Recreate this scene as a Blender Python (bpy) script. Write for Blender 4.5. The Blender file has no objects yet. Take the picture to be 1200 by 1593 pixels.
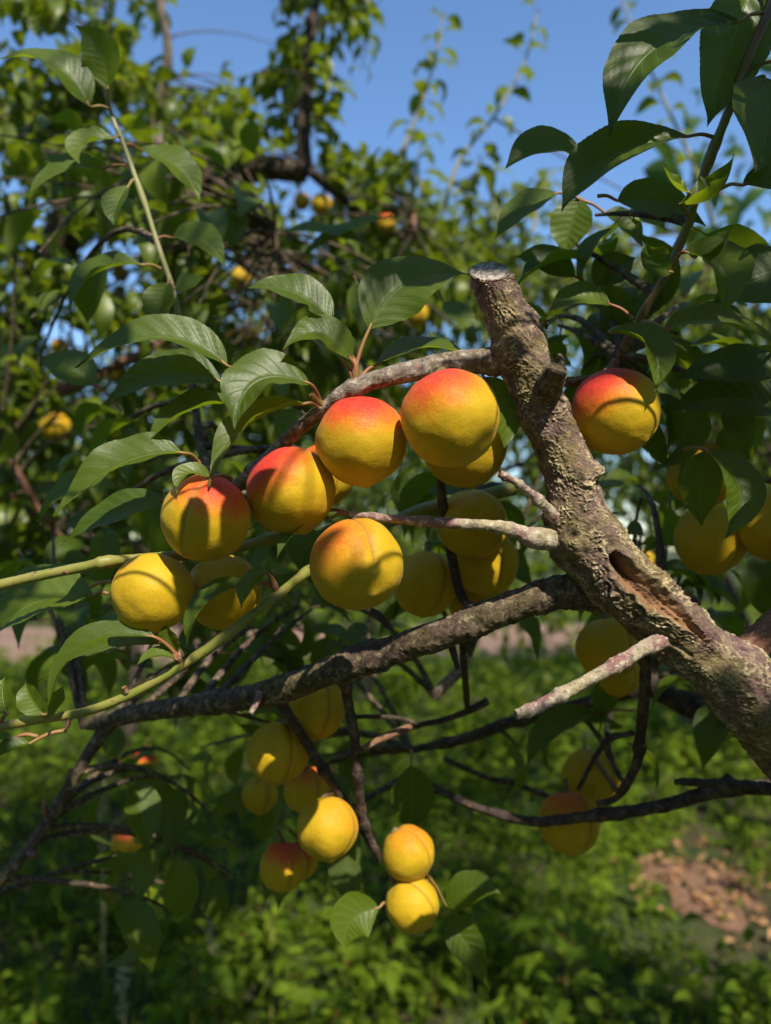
import bpy, math, random
import numpy as np
from mathutils import Vector, Matrix

SC = bpy.context.scene
COL = SC.collection
rng = np.random.default_rng(11)
random.seed(5)

# ------------------------------------------------------------------ camera
CAM_Z = 1.40
PITCH = math.radians(2.6)
FPX = 1207.0                      # focal length in photograph pixels (1200 x 1593)
cam = bpy.data.cameras.new('camera')
cam_o = bpy.data.objects.new('camera', cam); COL.objects.link(cam_o)
cam_o.location = (0, 0, CAM_Z); cam_o.rotation_euler = (math.pi/2 + PITCH, 0, 0)
cam.sensor_fit = 'VERTICAL'; cam.sensor_height = 9.8
cam.lens = 9.8 * FPX / 1593.0
cam.clip_start = 0.02; cam.clip_end = 600
cam.dof.use_dof = True; cam.dof.focus_distance = 0.405
cam.dof.aperture_fstop = cam.lens / 4.6          # about 4.6 mm of aperture
SC.camera = cam_o

# ------------------------------------------------------------------ sky and sun
SUN_EL, SUN_AZ = math.radians(48), math.radians(158)     # azimuth clockwise from +Y
SUN = np.array([math.cos(SUN_EL)*math.sin(SUN_AZ), math.cos(SUN_EL)*math.cos(SUN_AZ), math.sin(SUN_EL)])
w = bpy.data.worlds.new('World'); SC.world = w; w.use_nodes = True
nt = w.node_tree; nt.nodes.clear()
sky = nt.nodes.new('ShaderNodeTexSky'); sky.sky_type = 'NISHITA'; sky.sun_disc = False
sky.sun_elevation = SUN_EL; sky.sun_rotation = SUN_AZ
sky.altitude = 0; sky.air_density = 1.25; sky.dust_density = 0.0; sky.ozone_density = 8.0
bg = nt.nodes.new('ShaderNodeBackground'); bg.inputs['Strength'].default_value = 0.15
wo = nt.nodes.new('ShaderNodeOutputWorld')
nt.links.new(sky.outputs[0], bg.inputs[0]); nt.links.new(bg.outputs[0], wo.inputs[0])
sl = bpy.data.lights.new('sun', 'SUN'); sl.energy = 5.0; sl.angle = math.radians(0.53); sl.color = (1.0, 0.93, 0.80)
so = bpy.data.objects.new('sun', sl); COL.objects.link(so)
so.rotation_euler = Vector(SUN).to_track_quat('Z', 'Y').to_euler(); so.location = (2, -6, 8)
SC.view_settings.view_transform = 'Standard'; SC.view_settings.look = 'None'
SC.view_settings.exposure = 0.42; SC.view_settings.gamma = 1.0; SC.view_settings.use_curve_mapping = False
cy = SC.cycles
cy.use_denoising = True; cy.max_bounces = 7; cy.diffuse_bounces = 4; cy.glossy_bounces = 3
cy.transmission_bounces = 5; cy.transparent_max_bounces = 6; cy.sample_clamp_indirect = 6.0

# ------------------------------------------------------------------ helpers
RIGHT = np.array([1.0, 0, 0]); FWD = np.array([0, math.cos(PITCH), math.sin(PITCH)]); UP = np.array([0, -math.sin(PITCH), math.cos(PITCH)])
CAMP = np.array([0, 0, CAM_Z])
def P(x, y, d): return CAMP + RIGHT*((x-600)/FPX*d) + UP*((796.5-y)/FPX*d) + FWD*d
def proj(p):
    q = np.atleast_2d(p) - CAMP
    d = q @ FWD
    ds = np.where(np.abs(d) < 1e-6, 1e-6, d)
    return 600 + (q @ RIGHT)/ds*FPX, 796.5 - (q @ UP)/ds*FPX, d
def cv(v):                                # camera-space direction (right, up, towards camera) to world
    return RIGHT*v[0] + UP*v[1] - FWD*v[2]
def unit(v): return v/(np.linalg.norm(v, axis=-1, keepdims=True) + 1e-12)

_perm = np.random.default_rng(3).permutation(256); _perm = np.concatenate([_perm, _perm, _perm])
_grad = unit(np.random.default_rng(4).normal(size=(256, 3)))
def pn(p):                                # gradient noise, vectorised
    i = np.floor(p).astype(int); f = p - i; i &= 255
    u = f*f*f*(f*(f*6-15)+10); r = 0
    for dx in (0, 1):
        for dy in (0, 1):
            for dz in (0, 1):
                h = _perm[_perm[_perm[i[:, 0]+dx]+i[:, 1]+dy]+i[:, 2]+dz]
                g = _grad[h]
                d = (g*(f-np.array([dx, dy, dz]))).sum(1)
                r = r + d*np.where(dx, u[:, 0], 1-u[:, 0])*np.where(dy, u[:, 1], 1-u[:, 1])*np.where(dz, u[:, 2], 1-u[:, 2])
    return r*1.6
def fbm(p, o=3):
    a, r = 1.0, 0
    for k in range(o): r = r + a*pn(p*2.0**k+17.3*k); a *= .5
    return r

def mesh_np(name, V, F, mat, uv=None, attrs=None, smooth=True):
    """F: (n,4) or (n,3) array of indices; uv per vertex (n,2); attrs {name: per vertex floats or rgb}"""
    me = bpy.data.meshes.new(name)
    V = np.ascontiguousarray(V, dtype=np.float32); F = np.ascontiguousarray(F, dtype=np.int32); k = F.shape[1]
    me.vertices.add(len(V)); me.vertices.foreach_set('co', V.ravel())
    me.loops.add(F.size); me.loops.foreach_set('vertex_index', F.ravel())
    me.polygons.add(len(F)); me.polygons.foreach_set('loop_start', np.arange(0, F.size, k, dtype=np.int32))
    me.polygons.foreach_set('loop_total', np.full(len(F), k, dtype=np.int32))
    me.update(calc_edges=True)
    if smooth: me.polygons.foreach_set('use_smooth', np.ones(len(F), dtype=bool))
    if uv is not None:
        l = me.uv_layers.new(name='UVMap'); l.data.foreach_set('uv', np.ascontiguousarray(uv[F.ravel()], dtype=np.float32).ravel())
    for an, a in (attrs or {}).items():
        a = np.asarray(a, dtype=np.float32)
        if a.ndim == 1:
            at = me.attributes.new(an, 'FLOAT', 'POINT'); at.data.foreach_set('value', a)
        else:
            at = me.attributes.new(an, 'FLOAT_VECTOR', 'POINT'); at.data.foreach_set('vector', a.ravel())
    me.materials.append(mat); me.validate()
    return me

def link(name, me, parent=None, loc=(0, 0, 0), kind=None):
    o = bpy.data.objects.new(name, me); COL.objects.link(o)
    loc = Vector(loc)
    if parent is not None:
        o.parent = parent; o.location = loc - WLOC[parent.name]
    else: o.location = loc
    WLOC[o.name] = loc.copy()
    if kind: o['kind'] = kind
    return o
WLOC = {}
def tag(o, label, cat, group=None):
    o['label'] = label; o['category'] = cat
    if group: o['group'] = group
    return o
def thing(name, label, cat, loc, group=None):
    return tag(link(name, None, None, loc), label, cat, group)

def spline(pts, n):
    """Catmull-Rom through rows of any width."""
    pts = np.asarray(pts, float)
    if len(pts) == 2:
        t = np.linspace(0, 1, n)[:, None]; return pts[0]*(1-t)+pts[1]*t
    e = np.vstack([2*pts[0]-pts[1], pts, 2*pts[-1]-pts[-2]])
    t = np.linspace(0, len(pts)-1-1e-9, n); i = t.astype(int); f = (t-i)[:, None]
    a, b, c, d = e[i], e[i+1], e[i+2], e[i+3]
    return .5*((2*b)+(c-a)*f+(2*a-5*b+4*c-d)*f**2+(3*b-a-3*c+d)*f**3)

def tube_np(C, R, ns, ref=None, disp=None, cap=True):
    """Swept tube. theta=0 faces ref (default the camera). disp(C, along, theta, R, pos, nrm) -> radial offset."""
    n = len(C); T = unit(np.gradient(C, axis=0))
    if ref is None: ref = CAMP - C
    f = unit(ref - T*(ref*T).sum(1, keepdims=True)); s = np.cross(T, f)
    th = np.linspace(0, 2*math.pi, ns, endpoint=False)
    nrm = f[:, None, :]*np.cos(th)[None, :, None] + s[:, None, :]*np.sin(th)[None, :, None]
    along = np.concatenate([[0], np.cumsum(np.linalg.norm(np.diff(C, axis=0), axis=1))])
    V = C[:, None, :] + nrm*R[:, None, None]
    if disp is not None:
        d = disp(np.repeat(along, ns), np.tile(th, n), np.repeat(R, ns), V.reshape(-1, 3), nrm.reshape(-1, 3))
        V = V + nrm*d.reshape(n, ns, 1)
    V = V.reshape(-1, 3)
    i = np.arange(n-1)[:, None]*ns; j = np.arange(ns)[None, :]; j2 = (j+1) % ns
    F = np.stack([i+j, i+ns+j, i+ns+j2, i+j2], -1).reshape(-1, 4)[:, ::-1]
    if cap:
        V = np.vstack([V, C[:1], C[-1:]]); a, b = n*ns, n*ns+1; jj = np.arange(ns); jn = (jj+1) % ns
        c1 = np.stack([np.full(ns, a), jn, jj, np.full(ns, a)], -1); 
        c2 = np.stack([np.full(ns, b), (n-1)*ns+jj, (n-1)*ns+jn, np.full(ns, b)], -1)
        V2, F = V, F
        caps = np.vstack([c1[:, :3], c2[:, :3]])
        return V2, F, caps
    return V, F, None
def quadtri(F, caps):
    """all triangles"""
    t = np.vstack([F[:, [0, 1, 2]], F[:, [0, 2, 3]]])
    return t if caps is None else np.vstack([t, caps[:, ::-1]])

# ------------------------------------------------------------------ materials
class N:
    def __init__(s, name):
        s.m = bpy.data.materials.new(name); s.m.use_nodes = True; s.t = s.m.node_tree; s.t.nodes.clear()
        s.out = s.n('ShaderNodeOutputMaterial')
    def n(s, typ, **kw):
        x = s.t.nodes.new(typ)
        for k, v in kw.items():
            if k.startswith('i_'):
                key = k[2:]; key = int(key) if key.isdigit() else key.replace('_', ' ')
                s.set(x.inputs[key], v)
            else: setattr(x, k, v)
        return x
    def set(s, sock, v):
        if isinstance(v, bpy.types.NodeSocket): s.t.links.new(v, sock)
        else: sock.default_value = v
    def math(s, op, a, b=0.0, c=0.0, clamp=False):
        x = s.n('ShaderNodeMath', operation=op); x.use_clamp = clamp
        s.set(x.inputs[0], a); s.set(x.inputs[1], b); s.set(x.inputs[2], c); return x.outputs[0]
    def mix(s, f, a, b):
        x = s.n('ShaderNodeMix', data_type='RGBA'); s.set(x.inputs['Factor'], f)
        s.set(x.inputs[6], a if isinstance(a, bpy.types.NodeSocket) else (*a, 1)); s.set(x.inputs[7], b if isinstance(b, bpy.types.NodeSocket) else (*b, 1)); return x.outputs[2]
    def ramp(s, f, lo, hi):
        x = s.n('ShaderNodeMapRange', interpolation_type='SMOOTHSTEP'); s.set(x.inputs[0], f)
        x.inputs[1].default_value = lo; x.inputs[2].default_value = hi; return x.outputs[0]
    def noise(s, vec, scale, detail=3, rough=.55):
        return s.n('ShaderNodeTexNoise', i_Vector=vec, i_Scale=scale, i_Detail=detail, i_Roughness=rough).outputs[0]
    def attr(s, name): return s.n('ShaderNodeAttribute', attribute_name=name)

def leaf_material(name, deep, bright, back, trans, gloss=.47, transw=.36, veins=True, spec=.32):
    k = N(name); uv = k.n('ShaderNodeUVMap').outputs[0]; sep = k.n('ShaderNodeSeparateXYZ', i_0=uv)
    u, v = sep.outputs[0], sep.outputs[1]; av = k.math('ABSOLUTE', v)
    rnd = k.attr('rnd').outputs['Fac']
    co = k.n('ShaderNodeTexCoord').outputs['Object']
    n1 = k.noise(co, 60, 2)
    base = k.mix(rnd, deep, bright)
    base = k.mix(k.math('MULTIPLY', k.ramp(n1, .35, .75), .35), base, bright)
    h = None
    if veins:
        mid = k.math('SUBTRACT', 1.0, k.ramp(av, .012, .05))
        ph = k.math('SUBTRACT', k.math('MULTIPLY', u, 9.0), k.math('MULTIPLY', k.math('POWER', av, .8), 1.9))
        ph = k.math('ADD', ph, k.math('MULTIPLY', k.math('GREATER_THAN', v, 0.0), .45))
        tri = k.math('ABSOLUTE', k.math('SUBTRACT', k.math('FRACT', ph), .5))
        side = k.math('SUBTRACT', 1.0, k.ramp(tri, .012, .06))
        side = k.math('MULTIPLY', side, k.math('SUBTRACT', 1.0, k.ramp(av, .55, .95)))
        vein = k.math('MAXIMUM', mid, k.math('MULTIPLY', side, .7))
        cell = k.n('ShaderNodeTexVoronoi', feature='DISTANCE_TO_EDGE', i_Vector=co, i_Scale=520.0).outputs[0]
        net = k.math('SUBTRACT', 1.0, k.ramp(cell, .0, .16))
        base = k.mix(k.math('MULTIPLY', vein, .55), base, (.17, .25, .06))
        base = k.mix(k.math('MULTIPLY', net, .07), base, (.13, .20, .04))
        h = k.math('ADD', k.math('MULTIPLY', vein, -.8), k.math('MULTIPLY', net, -.05))
        # browned patches at the margin of some leaves
        brown = k.math('MULTIPLY', k.ramp(k.noise(co, 38, 3), .66, .72), k.ramp(av, .55, .95))
        base = k.mix(brown, base, (.22, .10, .035))
    pet = k.math('LESS_THAN', u, -.001)
    base = k.mix(pet, base, (.30, .09, .04))
    bf = k.n('ShaderNodeNewGeometry').outputs['Backfacing']
    basec = k.mix(bf, base, k.mix(.6, base, back))
    p = k.n('ShaderNodeBsdfPrincipled', i_Base_Color=basec, i_Roughness=k.math('ADD', gloss, k.math('MULTIPLY', bf, .2)))
    p.inputs['Specular IOR Level'].default_value = spec
    tr = k.n('ShaderNodeBsdfTranslucent', i_Color=k.mix(.35, k.mix(rnd, trans, [c*1.25 for c in trans]), base))
    if h is not None:
        b = k.n('ShaderNodeBump', i_Strength=.55, i_Distance=.0008, i_Height=h)
        k.t.links.new(b.outputs[0], p.inputs['Normal'])
    mx = k.n('ShaderNodeMixShader', i_0=transw, i_1=p.outputs[0], i_2=tr.outputs[0])
    k.t.links.new(mx.outputs[0], k.out.inputs[0]); return k.m

M_LEAF = leaf_material('apricot_leaf', (.040, .080, .005), (.115, .165, .008), (.11, .15, .04), (.32, .42, .010), transw=.42, gloss=.42, spec=.42)
M_LEAFB = leaf_material('apricot_leaf_small', (.056, .094, .005), (.150, .195, .010), (.12, .16, .04), (.34, .43, .012), veins=False, gloss=.42, spec=.45)
M_WEED = leaf_material('weed_leaf', (.040, .085, .006), (.16, .23, .014), (.10, .15, .02), (.36, .48, .012), gloss=.6, veins=False, spec=.12)
M_FAR = leaf_material('far_leaf', (.03, .075, .015), (.06, .12, .02), (.06, .11, .03), (.10, .2, .02), veins=False)

def bark_material(name, a, b, c, fleck, moss, mossw, scale=1.0, wood=False, fw=1.0):
    k = N(name); co = k.n('ShaderNodeTexCoord').outputs['Object']
    n1 = k.noise(co, 70*scale, 4); n2 = k.noise(co, 210*scale, 4, .65); n3 = k.noise(co, 33*scale, 3); n4 = k.noise(co, 620*scale, 3, .6)
    base = k.mix(k.ramp(n1, .38, .62), a, b)
    base = k.mix(k.ramp(n3, .45, .62), base, c)
    base = k.mix(k.math('MULTIPLY', k.ramp(n3, .52, .40), mossw), base, moss)
    base = k.mix(k.math('MULTIPLY', k.ramp(n2, .53, .63), .8*fw), base, fleck)
    base = k.mix(k.math('MULTIPLY', k.ramp(n4, .56, .66), .55*fw), base, fleck)
    base = k.mix(k.math('MULTIPLY', k.ramp(n2, .46, .36), .7), base, [x*.35 for x in a])
    sp = k.n('ShaderNodeTexVoronoi', i_Vector=co, i_Scale=150.0*scale); 
    dot = k.math('MULTIPLY', k.math('LESS_THAN', sp.outputs[0], .17), k.math('GREATER_THAN', k.n('ShaderNodeSeparateColor', i_0=sp.outputs[1]).outputs[0], .80))
    base = k.mix(k.math('MULTIPLY', dot, .45), base, (.34, .16, .06))
    h = k.math('ADD', k.math('MULTIPLY', n2, 1.0), k.math('MULTIPLY', n4, .6))
    if wood:
        at = k.n('ShaderNodeSeparateXYZ', i_0=k.attr('wood').outputs['Vector'])
        grain = k.noise(k.n('ShaderNodeMapping', i_Vector=co, i_Rotation=(0, .75, 0), i_Scale=(900, 900, 60)).outputs[0], 1.0, 3)
        wcol = k.mix(grain, (.13, .055, .025), (.36, .20, .10))
        base = k.mix(k.math('MULTIPLY', k.attr('flake').outputs['Fac'], .85), base, (.56, .46, .27))
        base = k.mix(at.outputs[0], base, wcol)
        cut = k.mix(k.ramp(k.noise(co, 340, 3), .4, .6), (.20, .16, .125), (.46, .40, .34))
        base = k.mix(at.outputs[1], base, cut)
        base = k.mix(at.outputs[2], base, (.022, .013, .009))
    p = k.n('ShaderNodeBsdfPrincipled', i_Base_Color=base, i_Roughness=.86)
    p.inputs['Specular IOR Level'].default_value = .25
    bm = k.n('ShaderNodeBump', i_Strength=.9, i_Distance=.0010/scale, i_Height=h); k.t.links.new(bm.outputs[0], p.inputs['Normal'])
    k.t.links.new(p.outputs[0], k.out.inputs[0]); return k.m
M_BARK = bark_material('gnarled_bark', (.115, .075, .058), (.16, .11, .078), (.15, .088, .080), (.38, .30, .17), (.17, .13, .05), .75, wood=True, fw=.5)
M_BARK2 = bark_material('branch_bark', (.075, .052, .036), (.12, .088, .058), (.10, .065, .05), (.27, .21, .125), (.10, .085, .03), .5)  # base darkened: the lower branch's shade is put into the colour
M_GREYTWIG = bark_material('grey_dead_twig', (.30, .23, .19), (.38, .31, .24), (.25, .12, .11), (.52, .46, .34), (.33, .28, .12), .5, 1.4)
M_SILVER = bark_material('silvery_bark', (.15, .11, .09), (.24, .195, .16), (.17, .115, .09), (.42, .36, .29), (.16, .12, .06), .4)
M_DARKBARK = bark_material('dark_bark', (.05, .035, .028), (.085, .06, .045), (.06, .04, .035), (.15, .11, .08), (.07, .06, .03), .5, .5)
M_REDTWIG = bark_material('reddish_twig', (.22, .09, .05), (.28, .13, .08), (.17, .07, .05), (.36, .24, .16), (.2, .16, .06), .3, 1.6)

def simple(name, a, b, scale, rough=.5, spec=.4, attr_mix=None):
    k = N(name); co = k.n('ShaderNodeTexCoord').outputs['Object']
    base = k.mix(k.ramp(k.noise(co, scale, 3), .35, .65), a, b)
    if attr_mix is not None:
        base = k.mix(k.ramp(k.noise(co, scale*5, 2), .62, .70), base, attr_mix)
    p = k.n('ShaderNodeBsdfPrincipled', i_Base_Color=base, i_Roughness=rough); p.inputs['Specular IOR Level'].default_value = spec
    bm = k.n('ShaderNodeBump', i_Strength=.3, i_Distance=.0005, i_Height=k.noise(co, scale*4, 3)); k.t.links.new(bm.outputs[0], p.inputs['Normal'])
    k.t.links.new(p.outputs[0], k.out.inputs[0]); return k.m
M_GREENTWIG = simple('green_twig', (.19, .21, .035), (.27, .24, .06), 60, attr_mix=(.16, .08, .04))
M_SHOOT = simple('pale_shoot', (.34, .30, .17), (.26, .27, .09), 40)
M_RIGHTSHOOT = simple('shoot_green_red', (.20, .23, .05), (.17, .08, .05), 14, rough=.38)
M_PETIOLE = simple('petiole', (.30, .10, .05), (.28, .20, .06), 30, rough=.45)
M_STEM = simple('fruit_stem', (.16, .14, .05), (.2, .11, .05), 120)

def fruit_material():
    k = N('apricot_skin'); co = k.n('ShaderNodeTexCoord').outputs['Object']
    at = k.n('ShaderNodeSeparateXYZ', i_0=k.attr('skin').outputs['Vector'])
    bl = k.math('ADD', at.outputs[0], k.math('MULTIPLY', k.math('SUBTRACT', k.noise(co, 75, 5, .68), .5), .62))
    bl = k.math('ADD', bl, k.math('MULTIPLY', k.math('SUBTRACT', k.noise(co, 800, 2), .5), .42))
    n = k.noise(co, 45, 3)
    base = k.mix(k.ramp(n, .35, .65), (.50, .315, .004), (.57, .36, .005))
    base = k.mix(k.ramp(bl, .10, .80), base, (.68, .18, .005))
    base = k.mix(k.ramp(bl, .42, 1.15), base, (.60, .028, .016))
    base = k.mix(k.math('MULTIPLY', at.outputs[1], .8), base, (.30, .16, .02))
    base = k.mix(at.outputs[2], base, (.33, .17, .06))
    fz = k.noise(co, 2400, 2)
    base = k.mix(k.math('MULTIPLY', k.ramp(fz, .50, .70), .20), base, (.8, .62, .35))
    rr = k.n('ShaderNodeAttribute', attribute_name='dots').outputs['Fac']
    sp = k.n('ShaderNodeTexVoronoi', i_Vector=co, i_Scale=190.0)
    dk = k.math('MULTIPLY', k.math('LESS_THAN', sp.outputs[0], .16), k.ramp(k.noise(co, 55, 2), .60, .68))
    base = k.mix(k.math('MULTIPLY', dk, .55), base, (.16, .08, .02))
    p = k.n('ShaderNodeBsdfPrincipled', i_Base_Color=base, i_Roughness=k.math('ADD', .44, k.math('MULTIPLY', n, .12)))
    p.inputs['Specular IOR Level'].default_value = .17
    p.inputs['Sheen Weight'].default_value = .05; p.inputs['Sheen Roughness'].default_value = .45; p.inputs['Sheen Tint'].default_value = (1, .88, .7, 1)
    p.inputs['Subsurface Weight'].default_value = .12; p.inputs['Subsurface Radius'].default_value = (.006, .0025, .0005); p.inputs['Subsurface Scale'].default_value = 1.0
    bm = k.n('ShaderNodeBump', i_Strength=.38, i_Distance=.0004, i_Height=k.math('ADD', k.noise(co, 1500, 2), k.math('MULTIPLY', k.noise(co, 260, 2), 2.0)))
    k.t.links.new(bm.outputs[0], p.inputs['Normal']); k.t.links.new(p.outputs[0], k.out.inputs[0]); return k.m
M_FRUIT = fruit_material()

def ground_material(name, cols, scales):
    k = N(name); co = k.n('ShaderNodeTexCoord').outputs['Object']
    base = k.mix(k.ramp(k.noise(co, scales[0], 5), .4, .6), cols[0], cols[1])
    base = k.mix(k.ramp(k.noise(co, scales[1], 5, .65), .5, .65), base, cols[2])
    p = k.n('ShaderNodeBsdfPrincipled', i_Base_Color=base, i_Roughness=.95); p.inputs['Specular IOR Level'].default_value = .15
    bm = k.n('ShaderNodeBump', i_Strength=.8, i_Distance=.03, i_Height=k.noise(co, scales[1]*1.7, 5, .7)); k.t.links.new(bm.outputs[0], p.inputs['Normal'])
    k.t.links.new(p.outputs[0], k.out.inputs[0]); return k.m
M_GROUND = ground_material('grassy_soil', ((.045, .075, .018), (.075, .060, .032), (.035, .065, .014)), (.8, 7))
M_PATH = ground_material('dirt_path', ((.27, .165, .115), (.21, .13, .085), (.31, .205, .15)), (.5, 4))
M_SOIL = ground_material('bare_soil', ((.27, .15, .095), (.22, .12, .075), (.33, .20, .13)), (4, 22))

# ------------------------------------------------------------------ ground, path
def sheet(name, mat, x0, x1, y0f, y1f, z, nx, ny, amp):
    xs = np.linspace(x0, x1, nx); V = []
    for x in xs:
        for t in np.linspace(0, 1, ny): V.append((x, y0f(x)*(1-t)+y1f(x)*t, z))
    V = np.array(V); V[:, 2] += amp*pn(V*np.array([.5, .5, 0])+.37)
    i = np.arange(nx-1)[:, None]*ny; j = np.arange(ny-1)[None, :]
    F = np.stack([i+j, i+ny+j, i+ny+j+1, i+j+1], -1).reshape(-1, 4)
    o = link(name, mesh_np(name, V, F, mat)); o['kind'] = 'structure'; return o
sheet('ground', M_GROUND, -300, 300, lambda x: -150, lambda x: 450, 0, 61, 61, 0)
wob = lambda x: .35*math.sin(x*.31)+.2*math.sin(x*.93+1)
sheet('dirt_path', M_PATH, -60, 60, lambda x: 9.6+wob(x), lambda x: 13.8+.6*wob(x+3), .006, 240, 12, 0)

# ------------------------------------------------------------------ leaf meshes
UW = np.array([0, .04, .10, .2, .32, .45, .58, .70, .80, .87, .92, .96, 1.0])
WW = np.array([0, .22, .50, .80, .97, 1.0, .90, .70, .46, .26, .13, .06, .0])
def lw(u): 
    r = np.interp(u, UW, WW); return r
def leaf_surface(B, C, T, width, n, fold=.35, curl=0., twist=0., wave=0., nu=40, nv=5, serr=.035, seed=0, wavef=2.5, bite=None):
    r = np.random.default_rng(seed)
    u = np.linspace(0, 1, nu+1); v = np.linspace(-1, 1, 2*nv+1)
    c = ((1-u)**2)[:, None]*B + (2*u*(1-u))[:, None]*C + (u**2)[:, None]*T
    t = unit(np.gradient(c, axis=0)); nn = unit(n - t*(t@n)[:, None]); b = np.cross(nn, t)
    a = (twist*u)[:, None]; nn, b = nn*np.cos(a)+b*np.sin(a), b*np.cos(a)-nn*np.sin(a)
    U, Vv = np.meshgrid(u, v, indexing='ij'); av = np.abs(Vv)
    half = width/2*lw(U)
    saw = 1 - serr*((U*34 + r.random()) % 1.0)*(av > .8) + .02*np.sin(U*19+r.random()*6+Vv)*(av > .5)
    if bite is not None:
        for (bu, bw, bd, sd) in bite:
            saw = saw - (bd*np.clip(1-np.abs(U-bu)/bw, 0, 1)**.7)*(Vv*sd > .3)*np.clip(av*1.3-.2, 0, 1)
    y = half*Vv*saw
    fa = fold
    z = np.abs(y)*math.sin(fa) + curl*half*av**2*1.0
    y = y*math.cos(fa)
    L = np.linalg.norm(T-B)
    z = z + wave*L*np.sin(U*wavef*2*math.pi + r.random()*6 + (Vv > 0)*1.7)*av**1.5*.5
    z = z + L*.006*np.cos(2*math.pi*(U*9-av*1.7+(Vv > 0)*.45))*av*(1-av)*4
    pos = c[:, None, :] + b[:, None, :]*y[..., None] + nn[:, None, :]*z[..., None]
    m = 2*nv+1
    i = np.arange(nu)[:, None]*m; j = np.arange(m-1)[None, :]
    F = np.stack([i+j, i+m+j, i+m+j+1, i+j+1], -1).reshape(-1, 4)
    uv = np.stack([U, Vv], -1).reshape(-1, 2)
    return pos.reshape(-1, 3), F, uv

# small leaf variants, unit length along +X, normal +Z, petiole behind the origin
def small_leaf(k, nu, nv):
    r = np.random.default_rng(100+k)
    bend = r.uniform(.10, .34); side = r.uniform(-.12, .12)
    V, F, uv = leaf_surface(np.zeros(3), np.array([.5, side, bend*.9]), np.array([1.0-bend*.5, side*.5, -bend*.9]), r.uniform(.44, .58), np.array([0, 0, 1.0]),
                            fold=r.uniform(.15, .6), curl=r.uniform(-.15, .3), twist=r.uniform(-.5, .5), wave=r.uniform(0, .05), nu=nu, nv=nv, serr=0 if nu < 12 else .04, seed=k)
    pw = .014
    pv = np.array([[-.26, -pw, -.03], [-.26, pw, -.03], [0.01, pw, 0], [0.01, -pw, 0]]); n0 = len(V)
    return np.vstack([V, pv]), np.vstack([F, [[n0, n0+3, n0+2, n0+1]]]), np.vstack([uv, np.tile([[-.5, 0]], (4, 1))])
NVAR = 10
LOW = [small_leaf(k, 7, 1) for k in range(NVAR)]
MIDL = [small_leaf(k, 14, 3) for k in range(NVAR)]
def var_meshes(src, mat, tag_):
    return [mesh_np(tag_, V, F, mat, uv, {'rnd': np.full(len(V), random.random())}) for (V, F, uv) in src]
LOW_ME = var_meshes(LOW, M_LEAFB, 'leaf'); MID_ME = var_meshes(MIDL, M_LEAF, 'leaf')

def bake(src, mats, idx, rnds):
    """merge many transformed small leaves into one mesh's arrays"""
    VV, FF, UU, RR, off = [], [], [], [], 0
    for k in range(len(src)):
        sel = np.where(idx == k)[0]
        if not len(sel): continue
        V, F, uv = src[k]; m = mats[sel]
        W = np.einsum('nij,vj->nvi', m[:, :3, :3], V) + m[:, None, :3, 3]
        VV.append(W.reshape(-1, 3)); n = len(sel)
        FF.append((F[None]+(np.arange(n)*len(V))[:, None, None]).reshape(-1, 4)+off); off += n*len(V)
        UU.append(np.tile(uv, (n, 1))); RR.append(np.repeat(rnds[sel], len(V)))
    return np.vstack(VV), np.vstack(FF), np.vstack(UU), np.concatenate(RR)

def frame(p, x, nrm, s):
    x = unit(x); z = unit(nrm - x*(nrm@x)); y = np.cross(z, x)
    m = np.eye(4); m[:3, 0] = x*s; m[:3, 1] = y*s; m[:3, 2] = z*s; m[:3, 3] = p; return m

def shoot(p0, p1, p2, nleaf, lmin, lmax, droop=.5, start=.25, r=rng):
    """leafy shoot: bezier path and leaf frames set alternately round it"""
    t = np.linspace(0, 1, 9)[:, None]; path = (1-t)**2*p0 + 2*t*(1-t)*p1 + t*t*p2
    fr = []; az = r.uniform(0, 6.28)
    for k in range(nleaf):
        u = start + (1-start)*(k+r.uniform(.1, .9))/nleaf
        c = (1-u)**2*p0 + 2*u*(1-u)*p1 + u*u*p2
        T = unit(2*(1-u)*(p1-p0)+2*u*(p2-p1)); az += 2.4 + r.uniform(-.4, .4)
        a = np.array([0, 0, 1.0]) if abs(T[2]) < .9 else np.array([1.0, 0, 0])
        e1 = unit(np.cross(T, a)); e2 = np.cross(T, e1)
        rad = e1*math.cos(az)+e2*math.sin(az)
        L = unit(rad*.8 + T*.45 + np.array([0, 0, -droop*r.uniform(.3, 1.5)]) + r.normal(size=3)*.15)
        nrm = np.array([0, 0, 1.0]) + rad*.35 + r.normal(size=3)*.35 + SUN*.35
        s = r.uniform(lmin, lmax)*(1-.35*u**3)
        fr.append(frame(c + L*s*.22, L, nrm, s))
    return path, fr

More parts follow.
